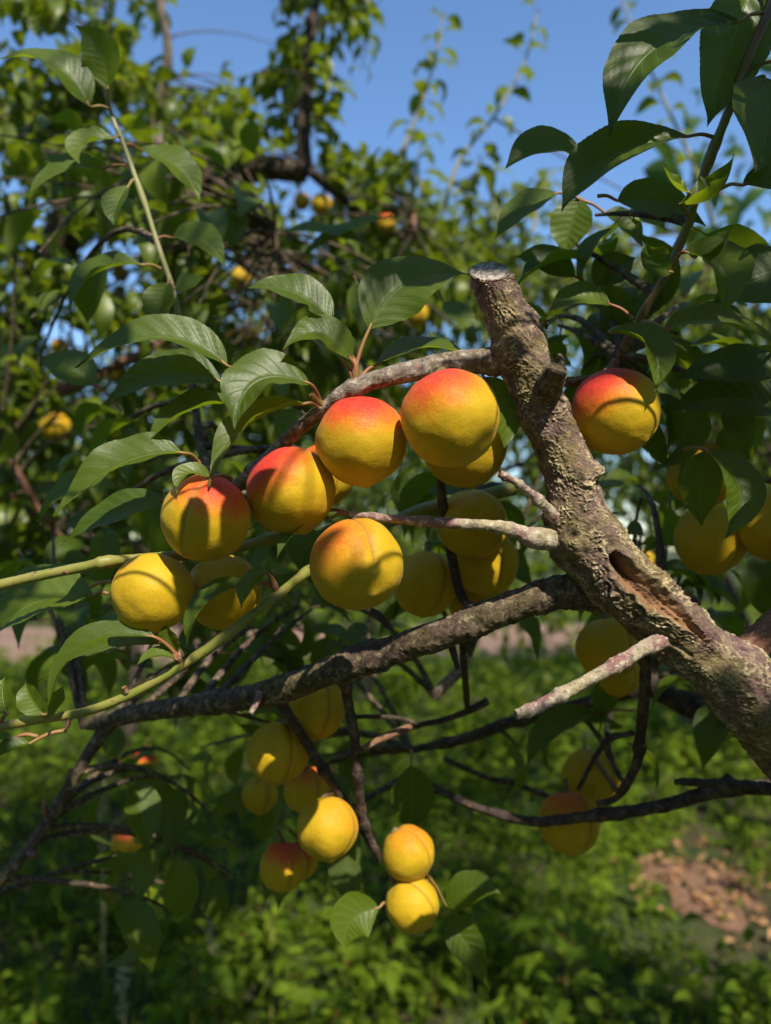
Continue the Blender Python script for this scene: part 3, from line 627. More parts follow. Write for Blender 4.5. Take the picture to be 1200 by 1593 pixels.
# ------------------------------------------------------------------ hero leaves
# (base x,y,d)(tip x,y,d) width px, bow px (dx,dy,dd), normal in camera space, fold, curl, twist, wave, petiole end (x,y,d) or None, rnd
HL = [
 ((574,513,.412),(735,428,.425),118,(-22,-36,0),(.35,.55,.75),.25,-.1,.2,.02,(553,572,.41),.25),
 ((517,500,.408),(384,448,.412),84,(6,-22,0),(.05,.75,.65),.35,0,.1,.02,(551,562,.41),.35),
 ((548,562,.406),(440,545,.398),66,(2,-42,0),(0,.55,.8),.30,.1,0,.03,(553,588,.41),.35),
 ((533,560,.409),(430,505,.415),60,(0,-10,0),(.1,.9,.4),.3,0,0,.02,(550,592,.41),.5),
 ((355,570,.40),(118,572,.392),92,(10,-54,0),(-.05,.72,.62),.45,0,.1,.01,(395,590,.42),.35),
 ((345,594,.415),(160,630,.41),86,(0,-34,0),(-.1,.55,.8),.35,0,.0,.02,(370,600,.425),.15),
 ((368,628,.415),(226,692,.405),76,(-8,-22,0),(-.2,.85,.5),.40,.1,.1,.02,(385,640,.42),.45),
 ((287,705,.405),(84,804,.39),92,(-4,-34,0),(-.15,.80,.6),.42,.05,.25,.03,(310,720,.42),.3),
 ((258,778,.43),(100,842,.43),66,(0,-16,0),(-.1,.6,.7),.3,0,0,.02,(300,790,.44),.1),
 ((484,598,.405),(366,672,.385),120,(-32,-46,0),(-.35,.62,.7),.55,-.15,.3,.04,(500,628,.413),.4),
 ((475,628,.408),(326,758,.383),74,(-26,-28,0),(-.45,.75,.5),.6,0,.3,.03,(498,635,.413),.3),
 ((752,585,.43),(784,698,.425),66,(18,0,0),(.25,.35,.9),.25,0,0,.03,(745,566,.43),.75),
 ((585,568,.428),(738,560,.435),88,(4,-28,0),(0,.88,.4),.25,0,0,.02,(560,590,.42),.4),
 ((330,742,.395),(276,768,.382),40,(-16,-20,0),(-.3,.6,.75),.4,.1,0,.03,(360,745,.42),.8),
 ((415,890,.40),(376,948,.392),40,(-10,-10,0),(-.4,.5,.8),.35,0,0,.03,(428,915,.406),.6),
 ((392,908,.402),(290,1008,.393),60,(-24,-22,0),(-.5,.7,.45),.5,0,.2,.01,(430,915,.408),.05),
 ((243,992,.398),(74,1100,.385),66,(-34,-46,0),(-.35,.82,.4),.55,0,.2,.02,(282,1028,.405),.35),
 ((250,1000,.415),(60,1060,.43),60,(-10,-24,0),(-.2,.8,.4),.3,0,0,.02,(282,1028,.406),.3),
 ((276,1026,.402),(212,1036,.395),34,(-2,-14,0),(0,.9,.4),.4,0,0,.02,(284,1030,.405),.8),
 ((276,1016,.405),(258,966,.40),36,(-4,0,0),(-.2,.3,.9),.4,0,0,.05,(283,1028,.405),.55),
 ((145,926,.44),(-30,1006,.43),120,(-10,-30,0),(-.2,.75,.6),.35,0,.1,.02,(170,924,.44),.6),
 ((135,915,.46),(-20,930,.46),70,(0,-20,0),(0,.8,.5),.35,0,.1,.02,(180,905,.46),.7),
 ((12,1110,.40),(8,1052,.41),50,(-6,0,0),(-.2,.3,.9),.3,.1,0,.04,(0,1128,.405),.85),
 ((68,1112,.40),(40,1060,.41),46,(-6,0,0),(-.3,.5,.8),.5,.1,0,.04,(70,1122,.405),.9),
 ((70,1112,.40),(98,1066,.40),34,(4,0,0),(.5,.5,.7),.5,.1,0,.04,(70,1122,.405),.8),
 ((48,1156,.40),(-14,1190,.39),36,(-6,-6,0),(-.3,.7,.6),.5,.1,0,.04,(104,1136,.405),.7),
 ((20,1148,.40),(-20,1168,.39),30,(-6,-6,0),(-.3,.7,.6),.5,.1,0,.04,(60,1146,.402),.7),
 # right, around the long shoot
 ((1148,34,.425),(948,212,.40),124,(-44,-46,0),(-.5,.45,.75),.35,0,.25,.025,(1188,20,.43),.15),
 ((1172,-30,.44),(1100,198,.43),120,(-6,4,0),(.1,.25,.95),.3,0,.1,.02,(1200,-10,.43),.35),
 ((1072,212,.43),(874,330,.42),112,(-34,-26,0),(-.2,.6,.75),.4,0,.1,.01,(1112,214,.437),.1),
 ((905,246,.46),(786,262,.45),92,(-4,-24,0),(-.1,.6,.8),.4,0,0,.02,(960,250,.46),.3),
 ((960,312,.46),(1098,352,.46),84,(0,-18,0),(.1,.4,.9),.25,0,0,.02,(930,305,.46),.45),
 ((1188,118,.42),(1176,268,.40),150,(14,0,0),(.2,.3,.95),.2,0,0,.02,(1152,142,.432),.15),
 ((1210,95,.43),(1260,240,.43),100,(0,0,0),(.1,.6,.7),.3,0,0,.02,(1160,112,.432),.7),
 ((1155,288,.42),(1290,330,.42),84,(0,-22,0),(.1,.6,.8),.3,0,0,.02,(1122,293,.435),.1),
 ((1058,318,.42),(1142,240,.405),96,(20,26,0),(-.35,.7,.6),.75,0,.4,.05,(1070,335,.44),.65),
 ((1072,300,.415),(1032,256,.41),40,(-4,12,0),(.5,.5,.6),.6,0,.2,.05,(1080,320,.44),.75),
 ((1046,424,.42),(1006,378,.415),62,(-14,4,0),(.1,.3,.95),.4,0,.2,.05,(1042,424,.445),.25),
 ((1062,392,.415),(1124,492,.395),100,(34,-20,0),(-.2,.65,.7),.6,0,.5,.06,(1046,418,.445),.65),
 ((1080,400,.415),(1140,352,.41),54,(4,8,0),(-.3,.7,.6),.4,0,.2,.04,(1062,392,.42),.6),
 ((1034,512,.42),(1222,548,.415),84,(0,-34,0),(.05,.75,.6),.3,0,.1,.02,(1000,500,.455),.95),
 ((948,516,.42),(1018,612,.405),76,(36,-22,0),(.25,.75,.55),.5,.1,-.3,.02,(980,510,.46),.3),
 ((1098,700,.43),(1128,838,.415),86,(44,-6,0),(.35,.55,.75),.35,0,-.2,.02,(1065,700,.46),.55),
 ((1100,700,.44),(1092,820,.44),70,(-6,0,0),(-.4,.3,.8),.4,0,0,.02,(1065,700,.46),.1),
 ((950,474,.46),(852,486,.45),62,(0,-20,0),(-.1,.6,.8),.3,0,0,.02,(985,496,.46),.9),
 ((1240,420,.46),(1110,470,.46),120,(0,-10,0),(-.1,.4,.9),.2,0,0,.02,(1290,420,.47),.05),
 ((1230,575,.47),(1050,590,.47),80,(0,-14,0),(0,.5,.85),.2,0,0,.02,(1290,560,.47),.05),
 ((1220,640,.48),(1040,640,.48),90,(0,-24,0),(0,.5,.85),.25,0,0,.02,(1290,640,.48),.05),
 ((870,300,.52),(770,372,.52),74,(-6,-10,0),(-.2,.7,.7),.3,0,0,.02,(905,312,.52),.5),
 ((905,310,.52),(880,400,.52),70,(-6,0,0),(-.2,.4,.9),.3,0,0,.02,(905,312,.52),.5),
 ((940,330,.52),(1000,385,.52),60,(6,-6,0),(.2,.5,.8),.3,0,0,.02,(905,312,.52),.3),
 ((925,445,.50),(990,400,.5),64,(0,-6,0),(.1,.5,.8),.3,0,0,.02,(900,470,.5),.1),
 ((895,430,.50),(800,400,.5),70,(0,-8,0),(-.1,.5,.8),.3,0,0,.02,(920,450,.5),.1),
 ((960,650,.5),(1040,730,.52),80,(8,-6,0),(.2,.5,.8),.3,0,0,.02,(940,610,.48),.05),
 ((850,510,.43),(872,492,.42),20,(0,0,0),(.1,.5,.8),.4,0,0,.1,(848,500,.425),.6),
 # upper left, on the slender shoot
 ((140,166,.54),(-4,92,.53),78,(16,-34,0),(-.1,.75,.6),.35,0,.1,.02,(172,170,.56),.45),
 ((168,140,.55),(118,40,.54),66,(16,-10,0),(-.1,.4,.9),.35,.1,.2,.03,(168,165,.56),.95),
 ((178,216,.55),(124,256,.535),62,(-22,-12,0),(-.4,.4,.8),.4,.1,.1,.03,(188,214,.56),.7),
 ((200,290,.55),(178,352,.535),52,(-8,-4,0),(-.3,.4,.85),.4,0,.1,.02,(210,280,.56),.6),
 ((160,262,.56),(40,308,.55),60,(0,-24,0),(-.1,.6,.8),.4,0,0,.02,(198,258,.56),.4),
 ((215,232,.57),(312,318,.56),66,(16,-16,0),(.2,.6,.7),.4,0,0,.03,(195,225,.56),.6),
 ((268,370,.56),(352,416,.55),66,(4,-22,0),(.1,.6,.8),.4,0,0,.02,(244,372,.56),.35),
 ((222,412,.55),(108,484,.54),70,(-22,-24,0),(-.3,.7,.6),.5,0,.1,.02,(250,418,.56),.45),
 ((262,440,.55),(248,508,.545),60,(-6,0,0),(-.1,.4,.9),.4,0,0,.02,(264,436,.56),.7),
 ((272,450,.55),(318,430,.55),50,(0,4,0),(.2,.6,.7),.4,0,0,.02,(266,442,.56),.6),
 # centre, behind the branch
 ((440,360,.75),(590,390,.75),64,(0,-12,0),(0,.8,.5),.3,0,0,.02,(430,358,.76),.6),
 ((470,400,.75),(610,335,.75),64,(0,-8,0),(0,.8,.5),.3,0,0,.02,(430,420,.76),.5),
 ((555,440,.60),(565,520,.58),50,(4,0,0),(.2,.3,.9),.3,0,0,.02,(550,430,.6),.65),
 ((690,470,.60),(730,520,.58),50,(8,0,0),(.3,.4,.9),.3,0,0,.02,(680,450,.6),.6),
 # below
 ((590,1412,.54),(540,1478,.53),74,(-22,-14,0),(-.1,.45,.9),.2,.1,.1,.02,(602,1405,.545),.95),
 ((515,806,.42),(430,870,.41),50,(-10,-14,0),(-.3,.8,.4),.6,0,.1,.01,(545,800,.415),.3),
 ((505,795,.425),(380,828,.43),40,(0,-10,0),(-.1,.8,.3),.3,0,0,.01,(545,800,.415),.05),
 ((695,1410,.56),(780,1390,.55),60,(0,-20,0),(.1,.7,.6),.4,0,0,.02,(665,1360,.55),.2),
 ((690,1430,.58),(760,1540,.57),60,(0,-20,0),(.1,.4,.8),.4,0,0,.02,(665,1370,.55),.05),
 ((640,1190,.6),(636,1300,.6),72,(4,0,0),(.1,.2,.95),.2,0,0,.01,(640,1166,.62),.05),
 ((930,1110,.62),(820,1195,.6),56,(-20,-20,0),(-.3,.7,.5),.5,0,.1,.01,(985,1105,.64),.05),
 ((470,640,.50),(430,690,.5),60,(0,0,0),(-.1,.5,.8),.3,0,0,.01,(480,660,.47),.1),
 ((150,600,.55),(60,560,.55),70,(0,-10,0),(-.1,.6,.7),.3,0,0,.02,(190,640,.56),.2),
]
BITES = {7: [(.55, .12, .5, 1), (.75, .08, .55, 1)], 1: [(.25, .06, .45, 1)], 10: [(.6, .12, .3, 1)]}
CORE = np.array([0, 0, 1.0])
for k, (b, t, wd, bow, n, fold, curl, tw, wave, pet, rn) in enumerate(HL):
    B, T = P(*b), P(*t); d = (b[2]+t[2])/2
    C = (B+T)/2 + (RIGHT*bow[0] - UP*bow[1])*d/FPX*1.7 + FWD*bow[2]
    V, F, uv = leaf_surface(B, C, T, wd*d/FPX*1.0, unit(cv(n)), fold, curl, tw, wave, nu=64, nv=6, seed=k, bite=BITES.get(k))
    o = link('leaf', mesh_np('leaf', V-B, F, M_LEAF, uv, {'rnd': np.full(len(V), min(1, rn*.8+.08+.3*random.random()))}), tree, B)
    if pet:
        E = P(*pet); pts = spline(np.array([E, (E+B)/2 + UP*.0015, B, B+(C-B)*.12]), 10)
        Vp, Fp, cpp = tube_np(pts, np.linspace(.0012, .0007, 10), 7)
        pm = link('petiole', mesh_np('petiole', Vp-E, quadtri(Fp, cpp), M_PETIOLE), o, E)
NHERO = len(HL)

FARF = [(500, 318, 14), (470, 313, 11), (601, 349, 13), (374, 431, 14), (466, 406, 12), (455, 430, 13), (188, 426, 11), (94, 540, 12), (185, 582, 13), (86, 664, 20), (645, 488, 18), (385, 520, 12), (520, 770, 14), (880, 780, 14), (250, 990, 10)]
# filler leaves of the foreground tree (parts) and its crown overhead
def region(x0, x1, y0, y1, d0, d1, n, nl, lmin=.05, lmax=.075, droop=.6, reach=.16, keep=keep_open):
    for _ in range(n):
        x, y, d = rng.uniform(x0, x1), rng.uniform(y0, y1), rng.uniform(d0, d1)
        FG.grow(P(x, y, d), nl, lmin, lmax, droop, None, .35, keep)
def clear_front(m, dmin=.46):
    p = m[:3, 3]+m[:3, 0]*.5; fx, fy, _ = proj(p)
    if any(abs(fx[0]-a)+abs(fy[0]-b) < 55 for a, b, _r in FARF): return False
    return keep_open(m) and proj(p)[2][0] > dmin and proj(m[:3, 3]+m[:3, 0])[2][0] > dmin
region(880, 1230, 560, 920, .54, .80, 11, 4, keep=clear_front)
region(1040, 1260, 380, 700, .50, .7, 6, 4, keep=clear_front)
region(760, 960, 330, 520, .50, .7, 5, 4, keep=clear_front)
region(330, 860, 700, 980, .58, .8, 12, 4, keep=clear_front)
region(20, 330, 560, 880, .52, .8, 8, 4, keep=clear_front)
region(230, 480, 1120, 1420, .62, .9, 18, 3, keep=clear_front)
region(560, 1000, 1040, 1300, .62, .9, 3, 2, keep=clear_front)
region(120, 560, 930, 1015, .62, .95, 12, 4, keep=clear_front)
region(1050, 1230, 900, 1080, .55, .85, 6, 4, keep=clear_front)
region(950, 1100, 740, 900, .56, .8, 6, 4, keep=clear_front)
NFILL = len(FG.fr)
open_path = lambda q: not (blocks_lit(spline(q, 30), -2).any() or in_frame(spline(q, 20), 20).any())
for _ in range(2500):           # the crown above and behind the viewer
    x, y = rng.uniform(-150, 1350), rng.uniform(-100, 1650); t = rng.uniform(.35, 1.0)
    p = P(x, y, PLANE_D) + SUN*t
    if in_frame(p[None], 160)[0] or np.linalg.norm(p-CAMP) < .25: continue
    CAN.grow(p, 6, .045, .08, .4, None, .45, adds_shade, 1, open_path)
SHADE = [(755, 640, .40, 150, 80), (700, 592, .40, 110, 0), (495, 785, .42, 120, 70), (418, 795, .42, 80, 100), (362, 835, .40, 140, 65), (285, 930, .41, 120, 95), (203, 890, .41, 70, 60),
         (930, 655, .43, 170, 80), (945, 600, .43, 120, 20), (348, 920, .44, 150, 30), (735, 800, .5, 130, 20), (745, 850, .51, 150, 60), (660, 910, .53, 150, 70), (750, 920, .55, 150, 10), (722, 720, .45, 140, 0),
         (1105, 840, .52, 170, 40), (1092, 745, .55, 160, 90), (1195, 815, .5, 160, 70), (945, 1010, .55, 160, 50), (960, 1050, .6, 130, 0), (490, 1100, .55, 150, 40), (433, 1170, .55, 150, 80), (885, 1280, .585, 150, 20), (885, 1260, .585, 150, 90), (918, 1205, .62, 150, 60),
         (858, 600, .41, 90, 80), (800, 942, .44, 170, 20), (860, 925, .44, 120, 10), (715, 970, .45, 130, 20), (515, 1045, .48, 150, 20), (430, 1075, .50, 150, 15), (330, 1095, .54, 160, 5), (220, 1112, .58, 160, 5), (100, 1230, .6, 200, 60), (440, 1345, .62, 150, 0), (478, 1228, .62, 130, 40),
         (1080, 90, .42, 170, 40), (1000, 130, .41, 120, 70), (990, 240, .43, 190, 20), (1120, 80, .44, 160, 100), (1180, 200, .41, 170, 90), (1130, 645, .48, 190, 0), (1040, 340, .46, 130, 0), (850, 250, .46, 120, 0),
         (250, 600, .41, 150, 0), (170, 800, .43, 160, 20), (800, 380, .52, 150, 40), (920, 430, .5, 170, 10), (1000, 690, .5, 150, 60), (580, 740, .5, 120, 0), (640, 1240, .6, 150, 90), (330, 960, .395, 110, 45)]
def quiet_path(b_):
    L = np.vstack(CAN.limbs); best, bp = 1e9, None
    for q_ in L[rng.choice(len(L), 90)]:
        pth = np.array([q_, (q_+b_)/2+rng.normal(size=3)*.06+[0, 0, .04], b_]); f = spline(pth, 40)
        if in_frame(f, 15).any(): continue
        c = blocks_lit(f, 1).sum()*.3 + np.linalg.norm(q_-b_)
        if c < best: best, bp = c, pth
    return bp
for (x, y, d, L, ang) in SHADE:  # leaves of the crown whose shade lies on the fruit and branches
    e = RIGHT*math.cos(math.radians(ang)) + UP*math.sin(math.radians(ang)); a_ = e - SUN*(e@SUN); done = None
    for sc_, sx, sy in ((1, 0, 0), (.85, 0, 0), (.85, 12, 10), (.85, -12, 10), (.85, 12, -10), (.85, -12, -10), (.65, 0, 0), (.65, 14, 0), (.65, -14, 0), (.65, 0, 14), (.5, 0, 0)):
        Lw = L*d/FPX*sc_
        for t in np.arange(.16, 1.2, .04):
            m = frame(P(x+sx, y+sy, d) - e*Lw*.5 + SUN*t, a_, SUN+.2*rng.normal(size=3), Lw*np.linalg.norm(a_)*1.1)
            if not in_frame(leaf_pts(m), 30).any() and np.linalg.norm(m[:3, 3]-CAMP) > .12: break
        if blocks_lit(leaf_pts(m), -3).mean() < .05: done = m; break
    if done is None: continue
    b_ = m[:3, 3]-m[:3, 0]*.25; pp = quiet_path(b_)
    if pp is None: continue
    CAN.fr.append(m); CAN.paths.append(pp)
    x_, y_, t_ = sun_px(leaf_pts(m)); i_ = np.clip(((y_+100)/20).astype(int), 0, 89); j_ = np.clip(((x_+150)/20).astype(int), 0, 74); COVER[i_, j_] += 1
def high(n, x0, x1, y0, y1, z0, z1, nl):   # unseen higher crown, added to shade the ground and shut out part of the sky
    for _ in range(n):
        p = np.array([rng.uniform(x0, x1), rng.uniform(y0, y1), rng.uniform(z0, z1)])
        CAN.grow(p, nl, .06, .10, .4, None, .3, lambda m: keep_open(m) and not in_frame(leaf_pts(m), 20).any(), 2, open_path)
high(36, .4, 2.4, -1.4, .9, 2.3, 3.9, 14)
high(8, -2.0, .3, -1.6, .6, 2.2, 3.6, 14)
high(60, 1.0, 2.4, -1.2, 1.2, 1.0, 2.4, 14)
high(60, -2.2, -1.0, -1.2, .8, 1.0, 2.4, 14)
high(60, -1.2, 1.2, -2.0, -.5, 1.2, 2.4, 14)
for gx_, gy_, gr in [(-.75, 2.6, .38), (.25, 2.4, .33), (.85, 2.3, .28), (.5, 3.2, .4), (-.2, 3.4, .35), (.9, 4.4, .35), (.1, 1.95, .2), (-1.1, 3.0, .35), (-.35, 2.2, .25), (.6, 2.0, .25), (.0, 2.9, .25)]:  # more unseen crown, added in clumps to shade patches of the ground
    for _ in range(int(70*gr)):
        p = np.array([gx_+rng.normal()*gr*.6, gy_+rng.normal()*gr*.6, .15]) + SUN*rng.uniform(3.4, 4.3)
        CAN.grow(p, 12, .06, .10, .4, .9, .3, lambda m: keep_open(m) and not in_frame(leaf_pts(m), 15).any(), 2, lambda q: not in_frame(spline(q, 20), 10).any())
FG.finish(max(0, min(NFILL, 296-NHERO)), None, MID_ME, LOW, M_LEAFB, M_BARK2, .0032, .0011)
print('CANOPY', len(CAN.paths), len(CAN.fr), (COVER[5:85, 8:68] > 0).mean())
CAN.finish(0, None, LOW_ME, LOW, M_LEAFB, M_BARK2, .0024, .0010, nshoot=0)

# ------------------------------------------------------------------ apricots
def apricot_mesh(R, tip, seam, blush, bs, asp=1.0, seed=0, nl=40, no=56):
    r = np.random.default_rng(seed)
    th = np.linspace(0, math.pi, nl+1)[1:-1]; ph = np.linspace(0, 2*math.pi, no, endpoint=False)
    TH, PH = np.meshgrid(th, ph, indexing='ij'); TH, PH = TH.ravel(), PH.ravel()
    TH = np.concatenate([TH, [0, math.pi]]); PH = np.concatenate([PH, [0, 0]])
    da = np.minimum(PH, 2*math.pi-PH)
    sfull = np.exp(-(da/.085)**2)*np.clip(np.sin(TH)*1.6, 0, 1)
    rad = 1 - .055*sfull + .018*np.exp(-((da-.35)/.28)**2)*np.sin(TH)
    rad = rad + .050*np.exp(-(TH/.10)**2) + .02*np.exp(-(TH/.4)**2) - .14*np.exp(-((math.pi-TH)/.26)**2)
    dirv = np.stack([np.sin(TH)*np.cos(PH), np.sin(TH)*np.sin(PH), np.cos(TH)], -1)
    rad = rad*(1+.040*pn(dirv*1.5+seed*3.1)+.010*pn(dirv*4+seed))
    L = dirv*rad[:, None]*np.array([1, 1.0, asp])*R
    z = unit(tip); x = unit(seam - z*(seam@z)); y = np.cross(z, x)
    V = L@np.stack([x, y, z])
    nd = dirv@np.stack([x, y, z])
    bl = np.clip((nd@unit(blush))*.5+.5, 0, 1); bl = np.clip((bl-.55)/.45, 0, 1)*bs*.92
    thin = np.exp(-(da/.028)**2)*np.clip(np.sin(TH)*1.4, 0, 1)
    att = np.stack([bl, thin, np.exp(-(TH/.055)**2)], -1)
    m = nl-1; i = np.arange(m-1)[:, None]*no; j = np.arange(no)[None, :]; j2 = (j+1) % no
    Q = np.stack([i+j, i+no+j, i+no+j2, i+j2], -1).reshape(-1, 4)
    tr = quadtri(Q, None); a = m*no; jj = np.arange(no); jn = (jj+1) % no
    tr = np.vstack([tr, np.stack([np.full(no, a), jj, jn], -1), np.stack([np.full(no, a+1), (m-1)*no+jn, (m-1)*no+jj], -1)])
    return mesh_np('apricot', V, tr, M_FRUIT, None, {'skin': att})

# x, y, d, r px, tip dir (camera), seam dir (camera), blush dir (camera), blush strength, stem end px or None, label
FR = [
 (562, 686, .412, 70, (.12, -1, .12), (1, 0, .3), (-.05, .95, .30), 1.35, (560, 606, .414), 'red-topped apricot touching the larger half-shaded apricot under the upper branch'),
 (700, 650, .392, 76, (.25, -.9, .22), (.95, .2, -.1), (-.35, .85, .35), 1.15, (690, 575, .415), 'large apricot half in shade, directly below the thick end of the upper branch'),
 (722, 690, .450, 66, (.2, -.9, .2), (.9, -.2, .4), (-.1, .9, .1), .5, None, 'shaded apricot mostly hidden behind the large half-shaded one'),
 (452, 763, .420, 68, (.35, -.88, .12), (1, 0, -.2), (-.55, .75, .35), 1.35, (420, 712, .43), 'red-shouldered apricot with a slanting leaf shadow between two other red ones'),
 (321, 806, .402, 68, (-.34, -.74, .58), (-.05, .6, .8), (.30, .85, .35), 1.15, (345, 755, .425), 'orange-topped apricot with a curled leaf tip touching its skin'),
 (555, 878, .396, 72, (.37, -.58, .72), (.34, .5, .8), (-.45, .65, .45), .72, (560, 800, .415), 'fully sunlit golden apricot with a clear seam, below the red-topped one'),
 (238, 922, .41, 61, (-.2, -.8, .3), (-1, 0, .2), (-.7, .6, -.3), .5, (262, 866, .43), 'yellow apricot with a bright wedge of sun, under the yellow-green twig'),
 (348, 920, .445, 58, (.3, -.8, .4), (1, 0, .2), (-.3, .8, 0), .2, (330, 862, .45), 'dull shaded apricot with brown specks behind a dark leaf'),
 (958, 640, .435, 67, (.46, -.70, .50), (1, .25, .3), (-.55, .78, .25), 1.35, (950, 582, .455), 'pink-cheeked apricot hanging on its own beside the bare limb'),
 (735, 815, .50, 54, (.1, -.9, .3), (.8, 0, .5), (-.2, .9, .1), .35, (725, 760, .5), 'yellow apricot behind the pale bare twig'),
 (755, 875, .525, 52, (.2, -.8, .5), (.4, .2, .9), (-.2, .9, .1), .1, None, 'dim apricot tucked below the one behind the bare twig'),
 (662, 908, .53, 50, (-.1, -.9, .3), (.5, 0, .8), (-.2, .9, .1), .1, None, 'dark olive apricot in shade beside the sunlit golden one'),
 (745, 932, .555, 48, (0, -.9, .3), (.5, 0, .8), (-.2, .9, .1), .05, None, 'lowest dark apricot of the cluster resting above the lower branch'),
 (505, 738, .475, 48, (.1, -.9, .3), (.5, 0, .8), (-.3, .9, .3), .9, None, 'apricot peeping out between the two red-topped fruits'),
 (1104, 840, .52, 53, (0, -.9, .3), (.5, 0, .8), (-.2, .9, .1), .15, (1100, 785, .53), 'shaded yellow apricot below a pale hanging leaf'),
 (1092, 738, .55, 52, (0, -.9, .3), (.5, 0, .8), (.2, .9, .1), .5, (1090, 690, .55), 'dim apricot half covered by a dark hanging leaf'),
 (1198, 816, .50, 53, (0, -.9, .3), (.5, 0, .8), (-.2, .9, .1), .1, (1210, 765, .5), 'shaded apricot beside the pale hanging leaf and the yellow one below it'),
 (945, 1010, .55, 48, (0, -.9, .3), (.5, 0, .8), (-.2, .9, .1), .05, None, 'dark olive apricot directly behind the dead twig stub'),
 (962, 1048, .60, 34, (0, -.9, .3), (.5, 0, .8), (-.2, .9, .1), .05, None, 'small olive apricot below the one behind the dead twig stub'),
 (490, 1100, .55, 48, (0, -.9, .3), (.5, 0, .8), (-.2, .9, .1), .1, (478, 1060, .53), 'yellow apricot hanging just under the lower branch'),
 (433, 1170, .55, 48, (0, -.9, .3), (.5, 0, .8), (-.2, .9, .1), .1, (455, 1125, .53), 'yellow-green shaded apricot beside the thin hanging twig'),
 (509, 1288, .53, 47, (.15, -.85, .45), (1, .2, .3), (.5, .8, .2), .45, (520, 1232, .54), 'sunlit apricot striped by twig shadows'),
 (635, 1327, .55, 41, (.5, -.8, .2), (.75, .2, .6), (.05, .95, .2), .62, (592, 1338, .552), 'upper of two sunlit apricots stacked on a hanging twig, orange on top'),
 (641, 1406, .545, 41, (.70, -.66, .25), (.6, .5, .65), (0, .9, .1), .2, (605, 1350, .552), 'lower of two sunlit apricots stacked on a hanging twig'),
 (885, 1279, .628, 47, (0, -.9, .3), (.5, 0, .8), (-.1, .95, .2), .8, None, 'shaded orange-topped apricot crossed by a thin dark branch'),
 (919, 1211, .675, 45, (0, -.9, .3), (.5, 0, .8), (-.2, .9, .1), .3, (960, 1230, .6), 'olive shaded apricot above the one crossed by a dark branch'),
 (440, 1348, .62, 36, (0, -.9, .3), (.5, 0, .8), (.1, .9, .1), 1.1, (432, 1290, .62), 'dark reddish apricot low in the shade'),
 (468, 1338, .66, 28, (0, -.9, .3), (.5, 0, .8), (.1, .9, .1), 1.2, (450, 1290, .64), 'small dark red apricot behind the low reddish one'),
 (405, 1236, .72, 28, (0, -.9, .3), (.5, 0, .8), (-.2, .9, .1), .3, (410, 1200, .7), 'small gold apricot in shade above the reddish pair'),
 (478, 1228, .62, 36, (0, -.9, .3), (.5, 0, .8), (.0, .9, .1), .8, (470, 1190, .6), 'dark orange apricot behind the one striped by shadows'),
 (222, 1186, 1.0, 21, (-.2, -.9, .3), (.5, 0, .8), (.3, .8, .1), 1.5, (232, 1150, 1.0), 'small pink and yellow blurred apricot above the weeds'),
 (198, 1310, .95, 24, (0, -.9, .3), (.5, 0, .8), (.0, .9, .1), 1.2, (205, 1270, .95), 'dull pinkish apricot against dark leaves, low among the weeds'),
 (1001, 872, 1.25, 17, (0, -.9, .3), (.5, 0, .8), (-.2, .9, .1), .2, None, 'tiny bright apricot beside the split in the limb'),
 (690, 745, 1.1, 22, (0, -.9, .3), (.5, 0, .8), (-.2, .9, .1), .1, None, 'small far yellow apricot below the largest half-shaded fruit'),
]
for k, (x, y, d, r, tip, seam, bl, bs, stem, label) in enumerate(FR):
    c = P(x, y, d); R = r*d/FPX
    big = r > 30
    o = link('apricot', apricot_mesh(R, cv(tip), cv(seam), cv(bl), bs, .985 + .04*random.random(), k+1, 44 if big else 22, 64 if big else 32), None, c)
    tag(o, label, 'apricot', 'ripe apricots on the near tree')
    z = unit(cv(tip)); s0 = c - z*R*.84
    s1 = P(*stem) if stem else c - z*R*1.0 + np.array([0, 0, R*.30]) + FWD*R*.2
    pts = spline(np.array([s0, s0 - z*R*.12, s1]), 8)
    Vp, Fp, cpp = tube_np(pts, np.full(8, min(.0022, R*.10)), 8)
    link('stem', mesh_np('stem', Vp-s0, quadtri(Fp, cpp), M_STEM), o, s0)
far_me = [apricot_mesh(.0235, np.array([.1*k, .1, -1.0]), np.array([.4, -1, 0]), np.array([.3-.3*k, -.3, 1.0]), .4+.4*k, 1, 50+k, 16, 24) for k in range(3)]
FARPOS = []
for k, (x, y, r) in enumerate(FARF):
    c = P(x, y, .0235*FPX/(r*1.2)); o = link('apricot', far_me[k % 3], None, c); FARPOS.append(c)
    tag(o, {0: 'larger of two small yellow apricots just below the dark forked limb', 1: 'smaller of two yellow apricots just below the dark forked limb',
            9: 'blurred yellow apricot beside the slanting brown limb of the tree behind'}.get(k, 'small blurred apricot deep among the leaves of the tree behind'), 'apricot', 'far apricots in the tree behind')

